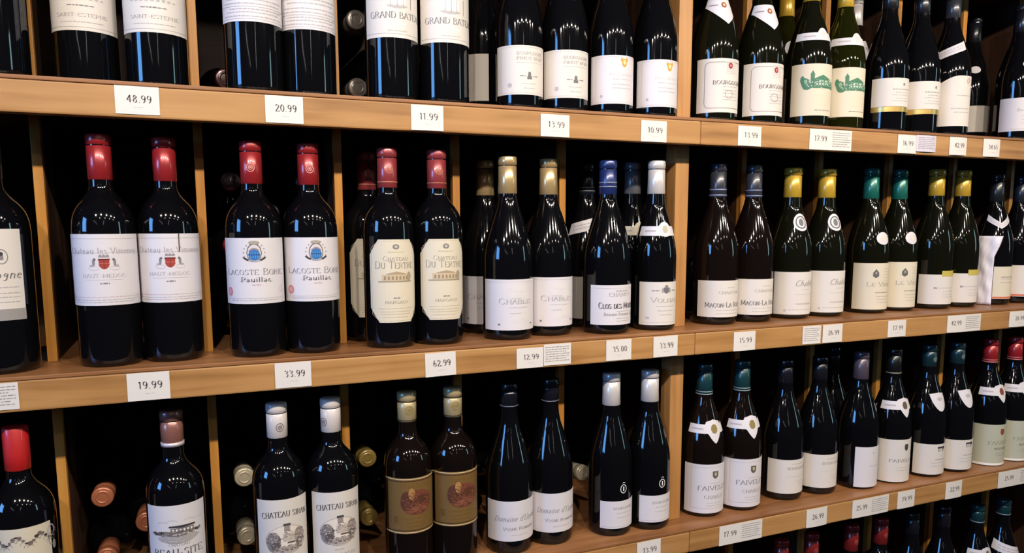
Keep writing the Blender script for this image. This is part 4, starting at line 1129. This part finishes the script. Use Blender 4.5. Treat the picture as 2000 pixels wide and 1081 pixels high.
kind('faiv_red', **BU, h=0.283, cap=((156, 34, 40), 0.052), bands=[(0.052, 0.050, (206, 130, 132)), (0.047, 0.0455, (206, 130, 132))], label=(0.002, 0.095, -86, 86, 'sage'), **{'print': pr_faiveley_red}, neck=neck_band_medal(0.1685, 0.017, 0.1685, 0.0155, (126, 60, 44), 'shield', a=86))
kind('low_red', **BD, h=0.293, cap=((130, 34, 34), 0.056), seal=(0.034, (176, 90, 80), 0.005))
kind('low_dark', **BU, h=0.289, cap=(C_BLACK, 0.046))
kind('low_teal', **BU, h=0.274, cap=(C_DTEAL, 0.040), bands=[(0.0405, 0.038, (120, 136, 150))], neck=neck_band_medal(0.166, 0.016, 0.165, 0.0145, (120, 108, 84), 'shield', a=86))
kind('low_collar', **BU, h=0.274, cap=(C_DTEAL, 0.036), bands=[(0.0365, 0.034, (120, 136, 150))], neck=neck_slant(0.170, 0.022, -92, 92, -0.00016))

G = {'r1': 'bottles standing on the top shelf', 'r2': 'bottles standing on the middle shelf', 'r3': 'bottles standing on the lower shelf', 'r4': 'bottles under the lowest shelf edge'}
ROWZ = {'r1': ZS[0] + TB, 'r2': ZS[1] + TB, 'r3': ZS[2] + TB, 'r4': Z_LOW + TB}
BOT = [
 ('r1', 'plain_left', -0.2024, 0.058, 0, 'dark unlabelled bottle cut off at the upper left corner, top shelf'),
 ('r1', 'estephe', -0.1070, 0.105, 0, 'left of two bottles with Saint-Estephe labels above the 48.99 price card'),
 ('r1', 'estephe', -0.0222, 0.080, 0, 'right of two bottles with Saint-Estephe labels above the 48.99 price card'),
 ('r1', 'fine', 0.0985, 0.058, 0, 'left of two bottles with finely printed white labels above the 20.99 card'),
 ('r1', 'fine', 0.1735, 0.072, 0, 'right of two bottles with finely printed white labels above the 20.99 card'),
 ('r1', 'grand', 0.2903, 0.058, 0, 'left of two bottles with sailing ship labels above the 11.99 card'),
 ('r1', 'grand', 0.3701, 0.058, 0, 'right of two bottles with sailing ship labels above the 11.99 card'),
 ('r1', 'pinot_back', 0.4701, 0.151, 0, 'shaded bottle with dim label tucked behind the Pinot Noir pair'),
 ('r1', 'pinot', 0.4955, 0.061, 0, 'left bottle labelled Bourgogne Pinot Noir on the top shelf'),
 ('r1', 'pinot', 0.5755, 0.061, 0, 'right bottle labelled Bourgogne Pinot Noir, above the 13.99 card'),
 ('r1', 'goldcrest', 0.6605, 0.061, 0, 'left of two bottles with a small gold crest, top shelf'),
 ('r1', 'goldcrest', 0.7478, 0.061, 0, 'right of two bottles with a small gold crest, beside the wide upright'),
 ('r1', 'framed', 0.8796, 0.071, 0, 'bottle with rounded black border label, first right of the wide upright, top shelf'),
 ('r1', 'framed', 0.9807, 0.071, 0, 'bottle with rounded black border label, second right of the wide upright, top shelf'),
 ('r1', 'white_back', 1.1283, 0.170, 0, 'pale green bottle standing behind the bordered and green house labels'),
 ('r1', 'greenhouse', 1.0965, 0.071, 0, 'dark bottle with green printed country house label'),
 ('r1', 'greenhouse_pale', 1.1866, 0.076, 0, 'pale olive glass bottle with green printed country house label'),
 ('r1', 'flute_back', 1.3122, 0.170, 0, 'bottle with hanging white neck paper behind the pale olive bottle'),
 ('r1', 'goldband', 1.2982, 0.071, 0, 'left of two bottles with a gold strip under the label'),
 ('r1', 'goldband', 1.3869, 0.071, 0, 'right of two bottles with a gold strip under the label'),
 ('r1', 'slanted', 1.4761, 0.071, 0, 'bottle with slanted label top and sloping white neck band'),
 ('r1', 'dim_back', 1.6778, 0.170, 0, 'shaded bottle with oval neck sticker behind the slanted label bottle'),
 ('r1', 'blueseal', 1.6910, 0.071, 0, 'rightmost bottle on the top shelf, label with a blue seal'),
 ('r2', 'script', -0.2185, 0.057, 0, 'leftmost bottle on the middle shelf, cut by the frame, script lettered label'),
 ('r2', 'redshield', -0.0974, 0.058, 0, 'left of two red capped bottles with red shield labels above 19.99'),
 ('r2', 'redshield', -0.0211, 0.067, 0, 'right of two red capped bottles with red shield labels, label slit at its top'),
 ('r2', 'lacoste', 0.0880, 0.055, -8, 'left of two red capped bottles with blue oval crests above 33.99'),
 ('r2', 'lacoste', 0.1654, 0.058, 0, 'right of two red capped bottles with blue oval crests above 33.99'),
 ('r2', 'tertre', 0.2654, 0.133, 0, 'shaded rose capped bottle behind the left eight-sided label'),
 ('r2', 'tertre', 0.2791, 0.055, 0, 'left of two bottles with cream eight-sided labels above 62.99'),
 ('r2', 'tertre', 0.3562, 0.057, 0, 'right of two bottles with cream eight-sided labels above 62.99'),
 ('r2', 'chablis', 0.4670, 0.139, -25, 'shaded gold capped bottle behind the Chablis pair'),
 ('r2', 'chablis', 0.4733, 0.057, 0, 'left of two gold capped Chablis bottles at the front of the middle shelf'),
 ('r2', 'chablis', 0.5530, 0.073, 0, 'right of two gold capped Chablis bottles at the front of the middle shelf'),
 ('r2', 'clos_back', 0.6610, 0.140, -20, 'shade-darkened blue capped bottle with tilted neck band behind the blue capped bottle'),
 ('r2', 'clos', 0.6528, 0.051, 0, 'blue capped bottle with bold lettered white label above 35.00'),
 ('r2', 'volnay_back', 0.7490, 0.128, 0, 'grey capped bottle standing behind the white capped Volnay bottle'),
 ('r2', 'volnay', 0.7486, 0.051, 0, 'white capped Volnay bottle with round neck medallion beside the wide upright'),
 ('r2', 'macon', 0.8949, 0.071, 0, 'left of two slate capped bottles labelled Macon, middle shelf'),
 ('r2', 'macon', 0.9784, 0.073, 0, 'right of two slate capped bottles labelled Macon, middle shelf'),
 ('r2', 'scriptc', 1.0795, 0.081, 0, 'left of two yellow capped bottles with round black and white neck seals'),
 ('r2', 'scriptc', 1.1664, 0.081, 0, 'right of two yellow capped bottles with round black and white neck seals'),
 ('r2', 'vieux', 1.2911, 0.086, 0, 'left of two bright green capped bottles with oval neck stickers'),
 ('r2', 'vieux', 1.3781, 0.091, 0, 'right of two bright green capped bottles with oval neck stickers'),
 ('r2', 'yellowtab', 1.4812, 0.086, 0, 'left of two yellow capped bottles with a yellow strip on the label'),
 ('r2', 'yellowtab', 1.5650, 0.088, 0, 'right of two yellow capped bottles with a yellow strip on the label'),
 ('r2', 'sleeved', 1.6782, 0.089, 0, 'dark bottle with chevron neck label and crumpled white paper hanging on it'),
 ('r2', 'orange', 1.7643, 0.091, 0, 'rightmost bottle on the middle shelf, orange line along its label'),
 ('r3', 'floral', -0.2121, 0.047, 0, 'bright red capped bottle at the lower left corner, ornate engraved label'),
 ('r3', 'beausite', -0.0310, 0.056, 0, 'copper pink capped bottle with white collar and engraved label, lower shelf'),
 ('r3', 'siran', 0.1076, 0.051, 2, 'left of two white capped bottles with grey oval engraving labels, lower shelf'),
 ('r3', 'siran', 0.1844, 0.051, 0, 'right of two white capped bottles with grey oval engraving labels, lower shelf'),
 ('r3', 'oval_tan', 0.3012, 0.053, 0, 'left of two bottles with tan labels and brown oval engraving'),
 ('r3', 'oval_tan', 0.3761, 0.053, 0, 'right of two bottles with tan labels and brown oval engraving'),
 ('r3', 'vosne', 0.4785, 0.066, 0, 'left of two black capped bottles with script labels, lower shelf'),
 ('r3', 'vosne', 0.5575, 0.072, 0, 'right of two black capped bottles with script labels, lower shelf'),
 ('r3', 'smalltag', 0.6705, 0.060, 0, 'left of two white capped bottles with small labels and a ring emblem'),
 ('r3', 'smalltag', 0.7480, 0.057, 0, 'right of two white capped bottles with small labels and a ring emblem'),
 ('r3', 'faiv_white', 0.8758, 0.069, 0, 'left of two teal capped Chablis bottles with shield neck labels, lower shelf'),
 ('r3', 'faiv_white', 0.9614, 0.066, 0, 'right of two teal capped Chablis bottles with shield neck labels, lower shelf'),
 ('r3', 'bourg_text', 1.0754, 0.075, 0, 'left of two black capped bottles with plain white labels, right of the teal caps'),
 ('r3', 'bourg_text', 1.1634, 0.073, 0, 'right of two black capped bottles with plain white labels, right of the teal caps'),
 ('r3', 'dark_back', 1.3000, 0.170, 0, 'dark unlabelled bottle in shade behind the plum capped bottle'),
 ('r3', 'plum', 1.2628, 0.061, 0, 'plum grey capped bottle with half hidden white label, lower shelf'),
 ('r3', 'faiv_black', 1.3560, 0.061, 0, 'black capped bottle with white shield neck label, lower shelf'),
 ('r3', 'horse', 1.4574, 0.058, 0, 'left of two dark teal capped bottles with pointed white neck papers'),
 ('r3', 'horse', 1.5422, 0.056, 0, 'right of two dark teal capped bottles with pointed white neck papers'),
 ('r3', 'faiv_red', 1.6535, 0.058, 0, 'left of two red capped bottles with sage green labels, far right'),
 ('r3', 'faiv_red', 1.7372, 0.058, 0, 'right of two red capped bottles with sage green labels, far right'),
 ('r4', 'low_red', 1.0780, 0.068, 0, 'dull red capsule bottle in the bottom row, first from the left'),
 ('r4', 'low_red', 1.1581, 0.068, 0, 'dull red capsule bottle in the bottom row, second from the left'),
 ('r4', 'low_red', 1.2691, 0.068, 0, 'dull red capsule bottle in the bottom row, third from the left'),
 ('r4', 'low_red', 1.3553, 0.068, 0, 'dull red capsule bottle in the bottom row, fourth from the left'),
 ('r4', 'low_dark', 1.4544, 0.071, 0, 'black capped bottle in the bottom row beside the red capsules'),
 ('r4', 'low_dark', 1.5545, 0.071, 0, 'black capped bottle in the bottom row left of the teal caps'),
 ('r4', 'low_teal', 1.6706, 0.071, 0, 'teal capped bottle with shield neck label in the bottom right corner'),
 ('r4', 'low_collar', 1.7624, 0.071, 0, 'teal capped bottle with wide white collar in the bottom right corner'),
]
PROTO = {}
for row, kd, x, y, rot, lab in BOT:
    if kd not in PROTO:
        o = PROTO[kd] = build_kind(KINDS[kd])
    else:
        o = copy_tree(PROTO[kd])
    o.location = (x, y, ROWZ[row]); o.rotation_euler = (0, 0, R(rot))
    tag(o, lab, 'bottle', G[row])
for o in COL.objects:       # the right oval engraving bottle's capsule is turned, its emblem faces sideways
    if o.get('label', '').startswith('right of two white capped bottles with grey oval'):
        for c in o.children:
            if c.name.startswith('capsule'):
                c.rotation_euler = (0, 0, R(-62))
# thin dark line drawn at the top of the right red shield label
mark_parent = [o for o in COL.objects if o.get('label', '').endswith('label slit at its top')][0]
rr = 0.038 + 0.0012
V = []
for a in (18.2, 20.0):
    for z in (0.1475, 0.1715):
        V.append((rr * math.sin(R(a)), -rr * math.cos(R(a)), z))
mesh_obj('label_mark', V, [(0, 2, 3, 1)], ink((60, 52, 56)), mark_parent)

# ------------------------------------------------------------------ bottles lying in stacks behind the standing ones
LR = 0.0358
def build_lying(capc, glass='black', hollow=False):
    K = dict(shape='bdx', r=LR, h=0.296, cap=(capc, 0.055), glass=glass)
    root = build_kind(K)
    cap = [c for c in root.children if c.name.startswith('capsule')][0]
    rn = 0.0142
    h = 0.296
    # pressed ring on the capsule's flat top
    V = []; F = []
    n = 20
    for i in range(n):
        a = 2 * math.pi * i / n
        for q, dz in ((0.0098, 0.0004), (0.0090, 0.0011), (0.0074, 0.0011), (0.0066, 0.0004)):
            V.append((q * math.cos(a), q * math.sin(a), h + dz))
    for i in range(n):
        j = (i + 1) % n
        for k in range(3):
            F.append((i * 4 + k, j * 4 + k, j * 4 + k + 1, i * 4 + k + 1))
    mesh_obj('pressed_ring', V, F, foil(capc), cap, True)
    return root
LPROTO = {}
def lay(bay, row, spec, yb=0.437):
    tilt = 90 if row == 'r1' else 86
    """spec: list of (level, side, colour or None, label); lower levels are placed first"""
    xl, xr = bay
    xs = {'L': xl + LR + 0.0006, 'R': xr - LR - 0.0006, 'M': (xl + xr) / 2}
    half = (xs['R'] - xs['L']) / 2
    dz = math.sqrt((2 * LR + 0.0004) ** 2 - half ** 2)
    for lv, side, c, lab in spec:
        z = ROWZ[row] + LR + 0.0002 + dz * (lv - 1)
        key = c
        if key not in LPROTO:
            o = LPROTO[key] = build_lying(c)
        else:
            o = copy_tree(LPROTO[key])
        o.location = (xs[side], yb, z)
        o.rotation_euler = (R(tilt), 0, 0)      # neck towards the front of the shelf
        tag(o, lab, 'bottle', 'bottles lying in stacks at the back of the shelves')
B1 = (-0.1665, 0.0167); B2 = (0.0287, 0.2094); B3 = (0.2214, 0.3965); B4 = (0.4085, 0.587); B6 = (0.8145, 1.0)
CU = (182, 112, 80); CR = (196, 186, 162); GO = (150, 128, 66); SI = (120, 112, 106); DR = (58, 22, 24); BK = (20, 18, 20)  # BK: near-black capsules, so support bottles sink into the dark of the stacks
dk = 'dark lying bottle low in the stack behind the %s, %s side'
lay(B1, 'r1', [(1, 'L', BK, 'dark bottle lying behind the left Saint-Estephe bottle'), (1, 'R', BK, 'dark bottle lying behind the right Saint-Estephe bottle')], yb=0.502)
lay(B2, 'r1', [(1, 'L', DR, 'dark red capped bottle lying beside the finely printed label pair')])
lay(B3, 'r1', [(1, 'L', SI, 'silver tipped bottle lying low, left of the sailing ship labels'), (1, 'R', BK, 'dark bottle lying behind the right sailing ship label'),
               (2, 'M', BK, 'dark bottle lying mid-stack behind the sailing ship labels'), (3, 'L', SI, 'silver tipped bottle lying higher, left of the sailing ship labels')])
lay(B1, 'r2', [(1, 'L', BK, 'dark bottle lying left of the red shield label pair'), (1, 'R', BK, 'dark bottle lying behind the right red shield label')])
lay(B2, 'r2', [(1, 'L', BK, dk % ('blue crest pair', 'left')), (1, 'R', BK, dk % ('blue crest pair', 'right')), (2, 'M', BK, 'dark bottle lying between the blue crest bottles, second layer'),
               (3, 'L', (150, 40, 44), 'red capped bottle lying just left of the blue crest label'), (3, 'R', BK, 'dark bottle lying behind the right blue crest label, third layer'),
               (4, 'M', BK, 'dark bottle lying between the blue crest bottles, fourth layer'),
               (5, 'L', DR, 'dim red capped bottle lying on top of the stack, left of the blue crest pair'), (5, 'R', DR, 'dim red capped bottle lying on top, seen between the two blue crest bottles')])  # dim red caps: shade at the stack top put into the capsule colour
lay(B1, 'r3', [(1, 'L', CU, 'copper capped lying bottle at the bottom edge, left of the white collared bottle'), (1, 'R', BK, 'dark bottle lying behind the copper pink capped bottle'),
               (2, 'M', CU, 'copper capped lying bottle touching the white collared bottle label'), (3, 'L', CU, 'copper capped lying bottle, uppermost of three left of the white collared bottle')])
lay(B2, 'r3', [(1, 'L', CR, 'cream capped lying bottle, lower of two left of the grey oval engraving pair'), (1, 'R', BK, dk % ('grey oval engraving pair', 'right')),
               (2, 'M', BK, 'dark bottle lying between the two grey oval engraving bottles'), (3, 'L', CR, 'cream capped lying bottle, upper of two left of the grey oval engraving pair')])
lay(B3, 'r3', [(1, 'L', GO, 'gold capped lying bottle, lower of two just left of the tan labels'), (1, 'R', BK, dk % ('tan label pair', 'right')),
               (2, 'M', (70, 60, 40), 'dim gold capped lying bottle beside the left tan label'), (3, 'L', GO, 'gold capped lying bottle, upper of two just left of the tan labels')])  # dim gold is the gold capsule with shade put into its colour
lay(B4, 'r3', [(1, 'L', BK, dk % ('script label pair', 'left')), (1, 'R', BK, dk % ('script label pair', 'right')), (2, 'M', (70, 68, 68), 'dim silver ringed lying bottle left of the script label pair, lower shelf')])  # silver capsule greyed to carry the shade of the stack
lay(B6, 'r2', [(1, 'L', BK, dk % ('Macon pair', 'left')), (1, 'R', BK, dk % ('Macon pair', 'right')), (2, 'M', BK, 'dark bottle lying behind the Macon pair, second layer')])
# one cream necked bottle lying across the bay between the script labels and the small labels
o = copy_tree(LPROTO[CR])
o.location = (0.641, 0.425, ROWZ['r3'] + LR + 0.0005)
o.rotation_euler = (R(81), 0, R(3))
tag(o, 'cream capped bottle lying on the lower shelf between script labels and small labels', 'bottle', 'bottles lying in stacks at the back of the shelves')

# ------------------------------------------------------------------ price cards on the shelf fronts
CARD = mat('white_price_card', (220, 215, 211), rough=0.4, spec=0.4, bump=0.03, bscale=700, var=0.02)
LILAC = mat('lilac_description_card', (206, 200, 216), rough=0.35, spec=0.5)
def price_card(row, xc, wd, v0, v1, text, label, bow=0.0, desc=None, tilt=0.0, lilac=False):
    root = empty('price_card', (xc, 0, ZS[row]))
    H = v1 - v0
    n = 10; V = []; F = []
    yy = lambda u: -0.0012 - bow * (1 - (2 * u / wd) ** 2)
    for i in range(n + 1):
        u = -wd / 2 + wd * i / n
        for v, dy in ((v0, 0), (v1, 0), (v1, 0.0005), (v0, 0.0005)):
            V.append((u, yy(u) + dy, v))
    for i in range(n):
        for k in range(4):
            F.append((i * 4 + k, (i + 1) * 4 + k, (i + 1) * 4 + (k + 1) % 4, i * 4 + (k + 1) % 4))
    F.append((0, 1, 2, 3)); F.append((n * 4 + 3, n * 4 + 2, n * 4 + 1, n * 4))
    c = mesh_obj('card', V, F, LILAC if lilac else CARD, root)
    pr = Print(lambda u, v, lay: (u, yy(u) - 0.0002 * lay, v))
    if text:
        uc = 0.002 if desc is None else -wd / 4
        pr.text('price_lettering', text, uc, v0 + H * 0.42, H * 0.26, (84, 78, 82), width=min(wd, 0.05) * 0.56, bold=1.05)
    if desc is not None:
        a, b_ = desc
        for k in range(7):
            pr.lines(a * wd, b_ * wd - (0.006 if k % 3 == 2 else 0), v1 - H * (0.16 + 0.11 * k), 0.0013, (150, 146, 148), seed=k)
    if desc is None:
        pr.lines(-0.004, 0.007, v0 + H * 0.24, 0.0009, (196, 190, 190))
    pr.build(c)
    root.rotation_euler = (0, R(tilt), 0)
    tag(root, label, 'price card', 'price cards on the shelf fronts')
T_ = -0.0020
price_card(0, -0.0461, 0.0495, -0.0345, -0.0006, '48.99', 'white card priced 48.99 under the Saint-Estephe pair')
price_card(0, 0.1288, 0.0485, -0.0365, -0.0014, '20.99', 'white card priced 20.99 under the finely printed labels')
price_card(0, 0.3253, 0.0478, -0.0372, T_, '11.99', 'white card priced 11.99 under the sailing ship labels', bow=0.0008)
price_card(0, 0.5282, 0.0489, -0.0375, -0.0042, '13.99', 'white card priced 13.99 under the Pinot Noir bottles, top shelf edge', bow=0.001)
price_card(0, 0.7068, 0.0490, -0.0380, -0.0045, '10.99', 'white card priced 10.99 under the gold crest pair', bow=0.001)
price_card(0, 0.9016, 0.0500, -0.0374, -0.0040, '13.99', 'white card priced 13.99 under the black bordered labels, top shelf edge', bow=0.0015)
price_card(0, 1.0866, 0.1010, -0.0380, -0.0016, '17.99', 'long white card with price and description under the green house labels', bow=0.0015, desc=(0.02, 0.46))
price_card(0, 1.2800, 0.0490, -0.0371, -0.0026, '16.99', 'white card priced 16.99 left of the lilac card, top shelf edge', bow=0.001)
price_card(0, 1.3318, 0.0535, -0.0325, -0.0014, None, 'curled lilac description card on the top shelf edge', bow=0.003, desc=(-0.42, 0.42), lilac=True)
price_card(0, 1.4217, 0.0490, -0.0360, -0.0010, '42.99', 'white card priced 42.99 under the slanted label bottle', bow=0.0022)
price_card(0, 1.5209, 0.0500, -0.0360, -0.0006, '34.65', 'rightmost white card on the top shelf edge, priced 34.65', bow=0.0022)
price_card(1, -0.2200, 0.0480, -0.0345, -0.0015, None, 'white card of small print at the left end, middle shelf edge', desc=(-0.42, 0.44))
price_card(1, -0.0534, 0.0498, -0.0371, -0.0009, '19.99', 'white card priced 19.99 under the red shield pair')
price_card(1, 0.1270, 0.0485, -0.0361, -0.0010, '33.99', 'white card priced 33.99 under the blue crest labels')
price_card(1, 0.3395, 0.0478, -0.0377, T_, '62.99', 'white card priced 62.99 under the eight-sided labels', tilt=-1.0)
price_card(1, 0.4863, 0.0458, -0.0367, -0.0050, '12.99', 'white card priced 12.99 under the left Chablis bottle')
price_card(1, 0.5342, 0.0482, -0.0354, -0.0016, None, 'bordered card of small print beside the 12.99 card', desc=(-0.44, 0.44))
price_card(1, 0.6472, 0.0479, -0.0363, T_, '35.00', 'white card priced 35.00 under the blue capped bottle')
price_card(1, 0.7387, 0.0487, -0.0368, -0.0016, '33.99', 'white card priced 33.99 under the Volnay bottle', tilt=-0.6)
price_card(1, 0.9065, 0.0481, -0.0377, -0.0035, '15.99', 'white card priced 15.99 under the Macon pair', bow=0.001)
price_card(1, 1.0630, 0.0440, -0.0359, T_, None, 'card of small print left of the 26.99 card, middle shelf edge', desc=(-0.42, 0.42))
price_card(1, 1.1145, 0.0490, -0.0362, T_, '26.99', 'white card priced 26.99 under the yellow capped neck seal bottles', bow=0.001)
price_card(1, 1.2831, 0.0494, -0.0357, -0.0029, '17.99', 'white card priced 17.99 under the bright green capped pair', bow=0.0012)
price_card(1, 1.4767, 0.1010, -0.0367, -0.0012, '42.99', 'long white card with price and description under the yellow strip labels', bow=0.002, desc=(0.02, 0.46))
price_card(1, 1.6480, 0.0600, -0.0357, -0.0019, '26.99', 'rightmost white card on the middle shelf edge', bow=0.0015)
price_card(2, 0.7138, 0.0485, -0.0370, -0.0010, '13.99', 'white card priced 13.99 at the bottom edge, under the ring emblem bottles', tilt=-0.8)
price_card(2, 0.9141, 0.0985, -0.0378, -0.0010, '17.99', 'long white card with price and description under the teal capped Chablis pair', desc=(0.02, 0.46))
price_card(2, 1.0977, 0.0520, -0.0378, -0.0010, '26.99', 'white card under the black capped plain label pair', bow=0.0015)
price_card(2, 1.2400, 0.0990, -0.0378, -0.0010, '25.99', 'long white card with price and description under the plum capped bottle', bow=0.001, desc=(0.02, 0.46))
price_card(2, 1.3396, 0.0493, -0.0377, -0.0012, '19.99', 'white card priced 19.99 under the black capped shield neck bottle', bow=0.001)
price_card(2, 1.4818, 0.0498, -0.0380, -0.0011, '22.99', 'white card priced 22.99 under the pointed neck paper bottles', bow=0.0012)
price_card(2, 1.6948, 0.1420, -0.0378, -0.0010, '25.99', 'long white card at the right end of the lower shelf edge', bow=0.001, desc=(0.02, 0.46))
